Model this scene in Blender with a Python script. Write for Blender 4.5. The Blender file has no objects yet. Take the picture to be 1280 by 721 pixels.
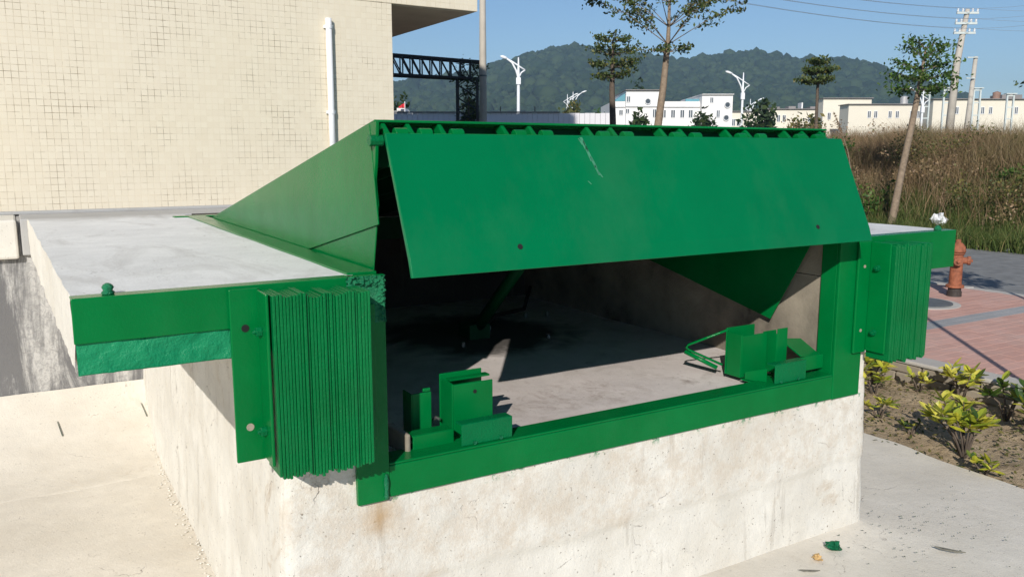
import bpy, math, random
import numpy as np
from mathutils import Vector

random.seed(7)
rng = np.random.default_rng(7)
S = bpy.context.scene
COL = S.collection

# ------------------------------------------------------------------ camera
CX, CY, CZ = -.907, -2.258, .352
YAW, PIT, F = .535, -.161, 1048.0
cam = bpy.data.cameras.new('camera')
camo = bpy.data.objects.new('camera', cam)
COL.objects.link(camo)
camo.location = (CX, CY, CZ)
camo.rotation_euler = (math.pi / 2 + PIT, 0, -YAW)
cam.sensor_width = 36
cam.lens = F / 1280 * 36
cam.clip_start = .05
cam.clip_end = 6000
S.camera = camo

# ------------------------------------------------------------------ light
SUN = Vector((-1.25, -1.40, 1.0)).normalized()          # towards the sun
EL = math.asin(SUN.z)
AZ = math.atan2(SUN.x, SUN.y)
w = bpy.data.worlds.new('World')
S.world = w
w.use_nodes = True
nt = w.node_tree
bg = nt.nodes['Background']
sky = nt.nodes.new('ShaderNodeTexSky')
sky.sky_type = 'NISHITA'
sky.sun_disc = False
sky.sun_elevation = EL
sky.sun_rotation = AZ % (2 * math.pi)
sky.air_density = 1.0
sky.dust_density = .1
sky.ozone_density = 5.0
nt.links.new(sky.outputs[0], bg.inputs[0])
bg.inputs[1].default_value = .096
sl = bpy.data.lights.new('sun', 'SUN')
sl.energy = 5.0
sl.angle = math.radians(.5)
sl.color = (1, .955, .885)
so = bpy.data.objects.new('sun', sl)
COL.objects.link(so)
so.location = (-8, -9, 9)
so.rotation_euler = SUN.to_track_quat('Z', 'Y').to_euler()
vs = S.view_settings
vs.view_transform = 'Standard'
vs.look = 'None'
vs.exposure = .05
vs.gamma = 1
vs.use_curve_mapping = False

# ------------------------------------------------------------------ picture helpers (pixel -> real place at a chosen distance)
cp, sp = math.cos(PIT), math.sin(PIT)
FW = np.array([math.sin(YAW) * cp, math.cos(YAW) * cp, sp])
RT = np.array([math.cos(YAW), -math.sin(YAW), 0])
UP = np.cross(RT, FW)
HF = np.array([math.sin(YAW), math.cos(YAW), 0])
CAM = np.array([CX, CY, CZ])


def AT(px, py, d):
    return CAM + (FW + RT * (px - 640) / F - UP * (py - 360.5) / F) * d


def FZ(py, dd):
    b = (360.5 - py) / F
    return CZ + dd * (sp + b * cp) / (cp - b * sp)


def FU(px, dd, py=150):
    b = (360.5 - py) / F
    return (px - 640) / F * dd / (cp - b * sp)


def HP(u, dd, z):
    p = CAM + RT * u + HF * dd
    return (p[0], p[1], z)


# ------------------------------------------------------------------ materials
class N:
    def __init__(s, name, rough=.6, spec=.5):
        s.m = bpy.data.materials.new(name)
        s.m.use_nodes = True
        s.t = s.m.node_tree
        s.b = s.t.nodes['Principled BSDF']
        s.b.inputs['Roughness'].default_value = rough
        s.b.inputs['Specular IOR Level'].default_value = spec
        s.geo = None

    def n(s, ty, **k):
        x = s.t.nodes.new(ty)
        for a, v in k.items():
            setattr(x, a, v)
        return x

    def l(s, a, b):
        s.t.links.new(a, b)

    def pos(s, scale=(1, 1, 1)):
        if s.geo is None:
            s.geo = s.n('ShaderNodeNewGeometry')
        if scale == (1, 1, 1):
            return s.geo.outputs['Position']
        m = s.n('ShaderNodeMapping')
        m.inputs['Scale'].default_value = scale
        s.l(s.geo.outputs['Position'], m.inputs[0])
        return m.outputs[0]

    def island(s):
        if s.geo is None:
            s.geo = s.n('ShaderNodeNewGeometry')
        return s.geo.outputs['Random Per Island']

    def noise(s, scale, detail=5, rough=.6, vec=None, dist=0):
        x = s.n('ShaderNodeTexNoise')
        x.inputs['Scale'].default_value = scale
        x.inputs['Detail'].default_value = detail
        x.inputs['Roughness'].default_value = rough
        x.inputs['Distortion'].default_value = dist
        s.l(vec if vec is not None else s.pos(), x.inputs['Vector'])
        return x.outputs['Fac']

    def vor(s, scale, feature='DISTANCE_TO_EDGE', vec=None):
        x = s.n('ShaderNodeTexVoronoi', feature=feature)
        x.inputs['Scale'].default_value = scale
        s.l(vec if vec is not None else s.pos(), x.inputs['Vector'])
        return x.outputs[0]

    def ramp(s, fac, stops, interp='LINEAR'):
        x = s.n('ShaderNodeValToRGB')
        x.color_ramp.interpolation = interp
        e = x.color_ramp.elements
        while len(e) < len(stops):
            e.new(.5)
        for i, (p, c) in enumerate(stops):
            e[i].position = p
            e[i].color = (c, c, c, 1) if isinstance(c, (int, float)) else (*c, 1)
        s.l(fac, x.inputs[0])
        return x.outputs[0]

    def mix(s, fac, a, b, mode='MIX'):
        x = s.n('ShaderNodeMix', data_type='RGBA', blend_type=mode)
        for sock, v in ((x.inputs[0], fac), (x.inputs[6], a), (x.inputs[7], b)):
            if isinstance(v, (int, float)):
                sock.default_value = v if sock.type == 'VALUE' else (v, v, v, 1)
            elif isinstance(v, tuple):
                sock.default_value = (*v, 1)
            else:
                s.l(v, sock)
        return x.outputs[2]

    def math(s, op, a, b=0.0):
        x = s.n('ShaderNodeMath', operation=op)
        for sock, v in ((x.inputs[0], a), (x.inputs[1], b)):
            if isinstance(v, (int, float)):
                sock.default_value = v
            else:
                s.l(v, sock)
        return x.outputs[0]

    def sep(s):
        x = s.n('ShaderNodeSeparateXYZ')
        s.l(s.pos(), x.inputs[0])
        return x.outputs

    def col(s, c):
        if isinstance(c, tuple):
            s.b.inputs['Base Color'].default_value = (*c, 1)
        else:
            s.l(c, s.b.inputs['Base Color'])
        return s

    def rough(s, r):
        s.l(r, s.b.inputs['Roughness'])
        return s

    def bump(s, h, strength=.3, dist=.01):
        x = s.n('ShaderNodeBump')
        x.inputs['Strength'].default_value = strength
        x.inputs['Distance'].default_value = dist
        s.l(h, x.inputs['Height'])
        s.l(x.outputs[0], s.b.inputs['Normal'])
        return s


def plain(name, c, rough=.6, var=.12, scale=8, bump=.1, metal=0):
    k = N(name, rough)
    f = k.noise(scale, 6)
    k.col(k.ramp(f, [(.3, tuple(v * (1 - var) for v in c)), (.7, tuple(min(1, v * (1 + var)) for v in c))]))
    if bump:
        k.bump(k.noise(scale * 6, 5), bump, .005)
    k.b.inputs['Metallic'].default_value = metal
    return k.m


def green(name, a=(.0, .125, .026), b=(.0, .158, .036), r0=.13, r1=.27, lump=.05, fine=.03, dirt=.35):
    k = N(name, .3, .17)
    f = k.noise(3.1, 7, .65)
    c = k.ramp(f, [(.32, a), (.68, b)])
    st = k.noise(26, 8, .75, k.pos((1, 1, .35)))
    c = k.mix(k.ramp(st, [(.64, 0.), (.80, dirt)]), c, (.03, .10, .045))
    sc = k.noise(9, 10, .8, k.pos((3.5, 1, .6)), .6)
    c = k.mix(k.ramp(sc, [(.70, 0.), (.76, .22)]), c, (.16, .36, .22))
    ch_ = k.noise(48, 10, .8, None, .3)
    c = k.mix(k.ramp(ch_, [(.715, 0.), (.73, .8)]), c, (.20, .17, .12))
    du = k.ramp(k.noise(2.0, 8, .7, k.pos((1, 1, .5))), [(.52, 0.), (.75, .025)])
    c = k.mix(du, c, (.38, .40, .33))
    k.col(c)
    k.rough(k.ramp(k.noise(7, 6, .7), [(.3, r0), (.75, r1)]))
    h = k.math('ADD', k.math('MULTIPLY', k.noise(4.0, 3), lump), k.math('MULTIPLY', k.noise(140, 4), fine))
    k.bump(h, .5, .06)
    return k.m


def concrete(name, light, dark, stain=(.26, .19, .12), stain_amt=.5, streak=.35, crack=.5, rough=.85, bump=.45, pits=.5, big=1.4, paint=False):
    k = N(name, rough, .25)
    base = k.ramp(k.noise(big, 8, .62), [(.30, dark), (.62, light)])
    f2 = k.noise(11, 8, .7)
    base = k.mix(k.ramp(f2, [(.35, .45), (.6, 0.)]), base, tuple(v * .80 for v in light))
    bl = k.noise(4.3, 7, .7, None, .5)
    base = k.mix(k.ramp(bl, [(.60, 0.), (.74, stain_amt)]), base, stain)
    if streak:
        s_ = k.noise(13, 6, .7, k.pos((1, 1, .09)))
        base = k.mix(k.ramp(s_, [(.58, 0.), (.78, streak)]), base, (.30, .26, .21))
    sp_ = k.noise(85, 3, .5)
    base = k.mix(k.ramp(sp_, [(.66, 0.), (.74, pits)]), base, (.16, .13, .10))
    h = k.math('ADD', k.math('MULTIPLY', k.noise(17, 8, .7), .6), k.math('MULTIPLY', k.noise(120, 4), .25))
    if crack:
        dv = k.n('ShaderNodeVectorMath', operation='ADD')
        nn = k.n('ShaderNodeTexNoise')
        nn.inputs['Scale'].default_value = 6
        nn.inputs['Detail'].default_value = 6
        k.l(k.pos(), nn.inputs['Vector'])
        sc = k.n('ShaderNodeVectorMath', operation='SCALE')
        sc.inputs['Scale'].default_value = .28
        k.l(nn.outputs['Color'], sc.inputs[0])
        k.l(k.pos(), dv.inputs[0])
        k.l(sc.outputs[0], dv.inputs[1])
        e = k.vor(2.6, 'DISTANCE_TO_EDGE', dv.outputs[0])
        line = k.ramp(e, [(.0, 1.), (.008, 0.)])
        mask = k.ramp(k.noise(3.4, 5, .7), [(.54, 0.), (.66, 1.)])
        cm = k.math('MULTIPLY', k.math('MULTIPLY', line, mask), crack)
        base = k.mix(cm, base, (.13, .10, .08))
        h = k.math('SUBTRACT', h, k.math('MULTIPLY', cm, .6))
    if paint:
        z_ = k.sep()
        zz = k.math('ADD', z_[2], 1.2)                                   # height above the yard
        upper = k.ramp(k.math('ADD', zz, k.math('MULTIPLY', k.noise(5, 5), .10)), [(.27, 0.), (.30, .55)])
        blot = k.ramp(k.noise(9, 10, .8, None, .15), [(.45, 0.), (.58, 1.)])
        fr_ = k.math('LESS_THAN', z_[1], .05)
        base = k.mix(k.math('MULTIPLY', fr_, k.math('MULTIPLY', upper, blot)), base, (.53, .45, .355))
        edge = k.ramp(zz, [(.49, 0.), (.515, 1.)])
        sm = k.ramp(k.noise(26, 6, .7), [(.56, 0.), (.60, .9)])
        base = k.mix(k.math('MULTIPLY', k.math('MULTIPLY', k.math('GREATER_THAN', z_[0], -.02), fr_), k.math('MULTIPLY', edge, sm)), base, (.06, .22, .11))
        cn = k.n('ShaderNodeVectorMath', operation='DISTANCE')
        k.l(k.pos(), cn.inputs[0])
        cn.inputs[1].default_value = (-.03, .0, -.735)
        rust = k.ramp(k.math('ADD', cn.outputs['Value'], k.math('MULTIPLY', k.noise(20, 6, .7), .09)), [(.05, .75), (.13, 0.)])
        base = k.mix(rust, base, (.42, .27, .13))
    k.col(base)
    k.bump(h, bump, .012)
    return k.m


MG = green('green_enamel')
MLIP = green('green_enamel_lip', (.0, .130, .044), (.0, .148, .050), .15, .26, .03, .02, .2)
MGR = green('green_enamel_thick', (.0, .11, .034), (.0, .15, .046), .2, .4, .10, .12, .7)
MRUB = green('green_painted_rubber', (.0, .115, .028), (.0, .160, .042), .28, .5, .03, .10, .6)
MGC = green('green_paint_on_concrete', (.0, .17, .07), (.02, .28, .12), .2, .45, .3, .15, .9)
MGD = green('shaded_green_paint', (.0, .045, .015), (.0, .07, .022), .4, .6, .05, .05, .9)  # darkened copy of the green enamel, under-deck shade painted into its colour
MWELD = green('green_weld_spatter', (.0, .09, .035), (.02, .20, .09), .2, .4, .4, .5, .9)
MBLK = concrete('whitewashed_concrete', (.72, .69, .62), (.58, .54, .465), (.44, .35, .25), .9, 1.0, 1.0, .85, .6, .9, 3.2, True)
MSLAB = concrete('trowelled_concrete', (.74, .745, .735), (.62, .625, .62), (.46, .445, .43), .6, 0, .7, .75, .35, .8, 2.4)
MPITSHADE = concrete('pit_shade_concrete', (.07, .062, .052), (.04, .036, .03), (.02, .018, .016), .7, .3, 0)  # pit rear wall: the deep shade is put into this near-black colour
MSIDE = concrete('slab_edge_concrete', (.74, .71, .64), (.62, .58, .50), (.42, .36, .27), .5, .2, .3)
MYARD = concrete('yard_concrete', (.75, .695, .60), (.60, .545, .455), (.50, .43, .34), .6, 0, .8, .9, .45, .45, 1.7)
MFLOOR = concrete('pit_floor_concrete', (.69, .62, .585), (.57, .50, .465), (.22, .16, .13), .8, 0, .3, .8, .35, .7, 2.1)
def scuffed(m):
    t_ = m.node_tree
    b_ = t_.nodes['Principled BSDF']
    src = b_.inputs['Base Color'].links[0].from_socket
    k = N.__new__(N)
    k.m, k.t, k.b, k.geo = m, t_, b_, None
    d_ = k.n('ShaderNodeVectorMath', operation='DISTANCE')
    k.l(k.pos((.75, 1.6, 1)), d_.inputs[0])
    d_.inputs[1].default_value = (.72, .60, -.6)
    area = k.ramp(d_.outputs['Value'], [(.08, 1.), (.42, 0.)])
    f1 = k.ramp(k.noise(13, 10, .78, k.pos((1, .7, 1)), .5), [(.48, 0.), (.72, .8)])
    c = k.mix(k.math('MULTIPLY', area, f1), src, (.19, .115, .085))
    f2 = k.ramp(k.noise(6, 8, .7, None, .6), [(.5, 0.), (.68, .40)])
    c = k.mix(f2, c, (.37, .32, .27))
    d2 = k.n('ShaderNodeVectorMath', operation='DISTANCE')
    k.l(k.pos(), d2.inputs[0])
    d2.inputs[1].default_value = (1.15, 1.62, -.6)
    oil_and_shade = k.ramp(k.math('ADD', d2.outputs['Value'], k.math('MULTIPLY', k.noise(4, 7, .7, None, .6), .7)), [(.72, .92), (.95, 0.)])
    c = k.mix(oil_and_shade, c, (.05, .045, .04))  # oil patches near the cylinder foot, also painting the rear floor's shade darker
    k.l(c, b_.inputs['Base Color'])


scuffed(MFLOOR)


def weathered_slab(m):
    t_ = m.node_tree
    b_ = t_.nodes['Principled BSDF']
    src = b_.inputs['Base Color'].links[0].from_socket
    k = N.__new__(N)
    k.m, k.t, k.b, k.geo = m, t_, b_, None
    f1 = k.ramp(k.noise(3.2, 9, .72, k.pos((1, .35, 1)), 1.0), [(.52, 0.), (.66, .45)])
    c = k.mix(f1, src, (.40, .39, .37))
    f2 = k.ramp(k.noise(19, 9, .8, k.pos((.5, 2.2, 1)), 1.6), [(.66, 0.), (.70, .7)])
    c = k.mix(f2, c, (.17, .165, .16))
    yy = k.sep()[1]
    back = k.ramp(k.math('ADD', k.math('MULTIPLY', yy, .3), k.math('MULTIPLY', k.noise(5, 7, .7), .10)), [(.84, 0.), (.93, .75)])
    c = k.mix(back, c, (.30, .29, .275))
    k.l(c, b_.inputs['Base Color'])


weathered_slab(MSLAB)
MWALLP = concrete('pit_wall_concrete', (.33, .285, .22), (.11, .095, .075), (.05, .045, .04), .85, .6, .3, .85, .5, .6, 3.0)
MKERB = concrete('kerb_concrete', (.52, .49, .44), (.42, .39, .35), (.25, .22, .18), .5, 0, .2)
MSTONE = concrete('kerb_block_stone', (.36, .31, .24), (.25, .21, .16), (.12, .10, .08), .7, .2, .3)


def mat_stained():
    k = N('mould_stained_concrete', .9, .2)
    base = k.ramp(k.noise(2.2, 8, .65), [(.3, (.52, .50, .47)), (.65, (.68, .66, .62))])
    s_ = k.noise(8.5, 9, .72, k.pos((1, 1, .16)), .6)
    base = k.mix(k.ramp(s_, [(.46, .92), (.60, .18)]), base, (.13, .128, .13))
    cr = k.noise(36, 8, .75, None, 1.4)
    base = k.mix(k.ramp(cr, [(.42, .45), (.52, 0.)]), base, (.17, .165, .165))
    k.col(base)
    k.bump(cr, .5, .01)
    return k.m


MSTAIN = mat_stained()


def mat_tile():
    k = N('cream_mosaic_tile', .33, .45)
    c = k.ramp(k.island(), [(.0, (.685, .605, .465)), (.5, (.70, .622, .483)), (1., (.715, .64, .50))])
    c = k.mix(k.ramp(k.noise(1.1, 5), [(.4, 0.), (.7, .30)]), c, (.70, .63, .53))
    c = k.mix(k.ramp(k.noise(60, 5, .8), [(.70, 0.), (.78, .35)]), c, (.35, .28, .18))
    k.col(c)
    k.bump(k.noise(30, 3), .04, .01)
    return k.m


def mat_grout():
    k = N('tile_grout', .9, .2)
    f = k.math('MULTIPLY', k.ramp(k.noise(2.3, 5, .7), [(.40, 0.), (.62, 1.)]), k.ramp(k.noise(9, 6, .75), [(.42, 0.), (.58, 1.)]))
    c = k.mix(f, (.69, .61, .47), (.22, .165, .10))
    k.col(c)
    return k.m


MTILE, MGROUT = mat_tile(), mat_grout()
MPLASTER = plain('soffit_plaster', (.42, .36, .28), .9, .1, 5)
MPVC = plain('white_pvc', (.80, .80, .80), .35, .03, 5, .02)
MASPH = plain('asphalt', (.20, .20, .195), .9, .25, 6, .4)
MIRON = plain('cast_iron', (.14, .15, .15), .6, .2, 14, .3, .3)
MHYD = plain('faded_orange_paint', (.26, .085, .040), .75, .45, 22, .35)
MBLACKPT = plain('black_painted_base', (.045, .035, .03), .7, .3, 20, .2)
MLAMP = plain('white_lamp_paint', (.78, .79, .80), .4, .04, 2, 0)
MWB = plain('white_render_wall', (.78, .755, .73), .8, .06, .12, 0)
MCREAM = plain('cream_render_wall', (.74, .68, .56), .8, .08, .1, 0)
MLILAC = plain('white_sheet_wall', (.66, .64, .66), .6, .05, .3, 0)
MGLASSF = plain('dark_window_glass', (.07, .085, .10), .12, .25, .4, 0)
MFRAMEF = plain('window_frame_paint', (.70, .70, .70), .6, .05, 1, 0)
MTEAL = plain('teal_roof_glass', (.12, .30, .36), .3, .15, .5, 0)
MROOF = plain('grey_roof', (.22, .20, .19), .8, .2, .3, 0)
MPOLE = plain('precast_concrete_pole', (.46, .42, .36), .85, .10, 2.5, .1)
MTRUSS = plain('black_truss_paint', (.018, .020, .022), .5, .3, 2, 0)
MTANK = plain('dull_steel_tank', (.50, .48, .46), .45, .15, 1, 0, .4)
MTANKB = plain('rusty_tank', (.30, .18, .13), .7, .2, 1, 0)
MWIRE = plain('wire_insulation', (.22, .24, .27), .6, .1, 1, 0)
MRED = plain('red_cloth', (.62, .03, .04), .8, .1, 4, 0)
MBAG = plain('white_plastic_film', (.82, .83, .85), .35, .04, 20, .1)
MSTICK = plain('grey_weathered_wood', (.16, .15, .12), .9, .3, 60, .4)
MDEBRIS = plain('dark_crumbs', (.10, .12, .09), .9, .5, 40, .3)
MHOLE = plain('shadowed_hole', (.006, .006, .006), .9, .1, 10, 0)
MCHROME = plain('cylinder_rod_steel', (.5, .5, .5), .25, .05, 10, 0, .9)
MBLUEG = plain('pale_blue_steel', (.55, .60, .58), .5, .08, 1, 0)


def mat_leaf(name, stops, rough=.55, trans=.25, patch=None):
    k = N(name, rough, .35)
    c_ = k.ramp(k.island(), stops)
    if patch:
        c_ = k.mix(k.ramp(k.noise(.55, 5, .65), [(.48, 0.), (.62, .45)]), c_, patch)
    k.col(c_)
    if trans:
        tr = k.n('ShaderNodeBsdfTranslucent')
        k.l(k.b.inputs['Base Color'].links[0].from_socket, tr.inputs[0])
        mx = k.n('ShaderNodeMixShader')
        mx.inputs[0].default_value = trans
        k.l(k.b.outputs[0], mx.inputs[1])
        k.l(tr.outputs[0], mx.inputs[2])
        k.l(mx.outputs[0], k.t.nodes['Material Output'].inputs[0])
    return k.m


MLEAF = mat_leaf('street_tree_leaf', [(0, (.035, .062, .016)), (.45, (.065, .10, .025)), (.8, (.11, .14, .035)), (1, (.22, .18, .05))])
MLEAFB = mat_leaf('bright_tree_leaf', [(0, (.025, .065, .012)), (.5, (.055, .12, .02)), (1, (.12, .19, .035))])
MLEAFY = mat_leaf('olive_bush_leaf', [(0, (.05, .07, .02)), (.5, (.10, .115, .03)), (1, (.21, .17, .05))])
MLEAFD = mat_leaf('dark_bush_leaf', [(0, (.015, .035, .010)), (.6, (.035, .065, .018)), (1, (.07, .10, .028))])
MDRY = mat_leaf('dry_grass', [(0, (.15, .095, .048)), (.35, (.25, .165, .085)), (.7, (.38, .26, .14)), (.88, (.44, .30, .21)), (1, (.13, .16, .045))], .8, .3, (.15, .155, .055))
MGRASS = mat_leaf('green_grass', [(0, (.035, .065, .012)), (.5, (.085, .13, .025)), (.85, (.15, .18, .05)), (1, (.27, .22, .09))], .7, .3)
MHILLT = mat_leaf('forest_canopy', [(0, (.010, .024, .011)), (.5, (.020, .040, .017)), (1, (.038, .060, .024))], .9, 0)
MBARK = plain('pale_bark', (.22, .165, .115), .9, .3, 16, .4)
MBARKD = plain('dark_bark', (.10, .075, .055), .9, .3, 16, .4)
MHILL = plain('hill_undergrowth', (.030, .048, .018), .95, .3, .03, 0)
MFIELD = plain('rough_field', (.10, .095, .045), .95, .3, .4, .2)
MBANK = plain('bank_earth', (.11, .085, .045), .95, .35, 1.6, .4)


def mat_soil():
    k = N('dry_sandy_soil', .95, .2)
    c = k.ramp(k.noise(6, 8, .7), [(.3, (.30, .22, .135)), (.6, (.48, .37, .24)), (.75, (.56, .45, .31))])
    c = k.mix(k.ramp(k.noise(45, 5, .7), [(.5, 0.), (.68, .6)]), c, (.20, .14, .08))
    k.col(c)
    k.bump(k.noise(35, 8, .7), .8, .03)
    return k.m


MSOIL = mat_soil()


def mat_croton(name, a, b, c):
    k = N(name, .4, .4)
    oi = k.n('ShaderNodeObjectInfo')
    base = k.ramp(oi.outputs['Random'], [(0, a), (.5, b), (1, c)])
    base = k.mix(k.ramp(k.noise(55, 3), [(.52, 0.), (.62, .55)]), base, a)
    k.col(base)
    tr = k.n('ShaderNodeBsdfTranslucent')
    k.l(base, tr.inputs[0])
    mx = k.n('ShaderNodeMixShader')
    mx.inputs[0].default_value = .3
    k.l(k.b.outputs[0], mx.inputs[1])
    k.l(tr.outputs[0], mx.inputs[2])
    k.l(mx.outputs[0], k.t.nodes['Material Output'].inputs[0])
    return k.m


MCRY = mat_croton('yellow_croton_leaf', (.22, .30, .03), (.56, .52, .05), (.74, .66, .14))
MCRG = mat_croton('green_croton_leaf', (.035, .075, .015), (.08, .14, .02), (.25, .26, .04))


def mat_paver():
    k = N('pink_paver', .85, .25)
    c = k.ramp(k.island(), [(0, (.50, .29, .235)), (.5, (.535, .315, .255)), (1, (.57, .345, .285))])
    c = k.mix(k.ramp(k.noise(2.2, 7, .7), [(.45, 0.), (.7, .5)]), c, (.50, .38, .33))
    c = k.mix(k.ramp(k.noise(50, 4), [(.6, 0.), (.75, .5)]), c, (.34, .19, .17))
    k.col(c)
    k.bump(k.noise(70, 5), .2, .006)
    return k.m


MPAVER = mat_paver()
MPAVEG = concrete('grey_paver_band', (.36, .36, .36), (.27, .27, .27), (.2, .2, .2), .4, 0, 0)
MBEDJ = plain('paver_bedding_sand', (.36, .22, .195), .95, .2, 20)


def mat_haze():
    m = bpy.data.materials.new('pale_air')
    m.use_nodes = True
    t = m.node_tree
    t.nodes.remove(t.nodes['Principled BSDF'])
    v = t.nodes.new('ShaderNodeVolumePrincipled')
    v.inputs['Color'].default_value = (.52, .76, 1, 1)
    v.inputs['Density'].default_value = .00042
    v.inputs['Anisotropy'].default_value = .1
    t.links.new(v.outputs[0], t.nodes['Material Output'].inputs['Volume'])
    return m


# ------------------------------------------------------------------ object helpers
WO = {}


def tag(o, label=None, cat=None, group=None, kind=None):
    if label:
        o['label'] = label
    if cat:
        o['category'] = cat
    if group:
        o['group'] = group
    if kind:
        o['kind'] = kind
    return o


def thing(name, loc, label, cat, group=None):
    o = bpy.data.objects.new(name, None)
    o.empty_display_size = .2
    COL.objects.link(o)
    o.location = loc
    WO[o] = Vector(loc)
    return tag(o, label, cat, group)


def link(name, me, parent=None, origin=(0, 0, 0)):
    o = bpy.data.objects.new(name, me)
    COL.objects.link(o)
    WO[o] = Vector(origin)
    if parent is not None:
        o.parent = parent
        o.location = Vector(origin) - WO[parent]
    else:
        o.location = origin
    return o


def np_mesh(name, V, Fc, mat, smooth=False):
    me = bpy.data.meshes.new(name)
    V = np.asarray(V, dtype=np.float32)
    Fc = np.asarray(Fc, dtype=np.int32)
    k = Fc.shape[1]
    me.vertices.add(len(V))
    me.vertices.foreach_set('co', V.ravel())
    me.loops.add(Fc.size)
    me.loops.foreach_set('vertex_index', Fc.ravel())
    me.polygons.add(len(Fc))
    me.polygons.foreach_set('loop_start', np.arange(0, Fc.size, k, dtype=np.int32))
    me.polygons.foreach_set('loop_total', np.full(len(Fc), k, dtype=np.int32))
    if smooth:
        me.polygons.foreach_set('use_smooth', np.ones(len(Fc), dtype=bool))
    me.update(calc_edges=True)
    if not smooth:
        me.shade_flat()
    me.validate()
    me.materials.append(mat)
    return me


class MB:
    def __init__(s):
        s.v, s.f = [], []

    def box(s, x0, x1, y0, y1, z0, z1):
        i = len(s.v)
        s.v += [(x0, y0, z0), (x1, y0, z0), (x1, y1, z0), (x0, y1, z0), (x0, y0, z1), (x1, y0, z1), (x1, y1, z1), (x0, y1, z1)]
        s.f += [tuple(i + k for k in q) for q in ((3, 2, 1, 0), (4, 5, 6, 7), (0, 1, 5, 4), (1, 2, 6, 5), (2, 3, 7, 6), (3, 0, 4, 7))]
        return s

    def prism(s, pts, ext):
        i, n = len(s.v), len(pts)
        e = Vector(ext)
        s.v += [tuple(p) for p in pts] + [tuple(Vector(p) + e) for p in pts]
        s.f.append(tuple(range(i + n - 1, i - 1, -1)))
        s.f.append(tuple(range(i + n, i + 2 * n)))
        for k in range(n):
            a, b = i + k, i + (k + 1) % n
            s.f.append((a, b, b + n, a + n))
        return s

    def tube(s, pts, r, n=8, caps=True):
        pts = [Vector(p) for p in pts]
        if isinstance(r, (int, float)):
            r = [r] * len(pts)
        i = len(s.v)
        up = None
        for k, p in enumerate(pts):
            d = (pts[min(k + 1, len(pts) - 1)] - pts[max(k - 1, 0)]).normalized()
            if up is None:
                up = d.orthogonal().normalized()
            a = (up - d * up.dot(d)).normalized()
            up = a
            b = d.cross(a)
            for j in range(n):
                t = 2 * math.pi * j / n
                s.v.append(tuple(p + (a * math.cos(t) + b * math.sin(t)) * r[k]))
        for k in range(len(pts) - 1):
            for j in range(n):
                a0 = i + k * n + j
                a1 = i + k * n + (j + 1) % n
                s.f.append((a0, a1, a1 + n, a0 + n))
        if caps:
            s.f.append(tuple(range(i + n - 1, i - 1, -1)))
            e = i + (len(pts) - 1) * n
            s.f.append(tuple(range(e, e + n)))
        return s

    def lathe(s, c, prof, n=20):
        i = len(s.v)
        for r, z in prof:
            for j in range(n):
                t = 2 * math.pi * j / n
                s.v.append((c[0] + r * math.cos(t), c[1] + r * math.sin(t), c[2] + z))
        for k in range(len(prof) - 1):
            for j in range(n):
                a0, a1 = i + k * n + j, i + k * n + (j + 1) % n
                s.f.append((a0, a1, a1 + n, a0 + n))
        s.f.append(tuple(range(i + n - 1, i - 1, -1)))
        e = i + (len(prof) - 1) * n
        s.f.append(tuple(range(e, e + n)))
        return s

    def hbox(s, u0, u1, d0, d1, z0, z1):
        """box standing square to the far view, u sideways, d distance"""
        i = len(s.v)
        s.v += [HP(u0, d0, z0), HP(u1, d0, z0), HP(u1, d1, z0), HP(u0, d1, z0), HP(u0, d0, z1), HP(u1, d0, z1), HP(u1, d1, z1), HP(u0, d1, z1)]
        s.f += [tuple(i + k for k in q) for q in ((3, 2, 1, 0), (4, 5, 6, 7), (0, 1, 5, 4), (1, 2, 6, 5), (2, 3, 7, 6), (3, 0, 4, 7))]
        return s

    def build(s, name, mat, parent=None, bevel=0, smooth=False, origin=(0, 0, 0), seg=2):
        me = bpy.data.meshes.new(name)
        o_ = Vector(origin)
        me.from_pydata([tuple(Vector(p) - o_) for p in s.v], [], s.f)
        me.materials.append(mat)
        if smooth:
            me.polygons.foreach_set('use_smooth', [True] * len(me.polygons))
        o = link(name, me, parent, origin)
        if bevel:
            b = o.modifiers.new('bevel', 'BEVEL')
            b.width = bevel
            b.segments = seg
            b.limit_method = 'ANGLE'
        return o


def vnoise(x, y, seed=0, oct=4, base=1.0):
    """cheap numpy value noise"""
    out = np.zeros_like(x, dtype=float)
    amp, fr, tot = 1.0, base, 0
    for o in range(oct):
        X, Y = x * fr + 13.7 * o + seed * 7.3, y * fr - 9.1 * o + seed * 3.1
        xi, yi = np.floor(X), np.floor(Y)
        xf, yf = X - xi, Y - yi
        xf, yf = xf * xf * (3 - 2 * xf), yf * yf * (3 - 2 * yf)

        def h(a, b):
            q = np.sin(a * 127.1 + b * 311.7 + seed * 17.7) * 43758.5453
            return q - np.floor(q)
        v = (h(xi, yi) * (1 - xf) + h(xi + 1, yi) * xf) * (1 - yf) + (h(xi, yi + 1) * (1 - xf) + h(xi + 1, yi + 1) * xf) * yf
        out += v * amp
        tot += amp
        amp *= .5
        fr *= 2
    return out / tot


def grid_faces(nu, nv):
    a = (np.arange(nv - 1)[:, None] * nu + np.arange(nu - 1)[None, :]).ravel()
    return np.stack([a, a + 1, a + nu + 1, a + nu], 1)


def sheet(name, P, mat, parent=None, smooth=True):
    """P : (nv, nu, 3) grid of points"""
    nv, nu = P.shape[:2]
    return link(name, np_mesh(name, P.reshape(-1, 3), grid_faces(nu, nv), mat, smooth), parent)


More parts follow.
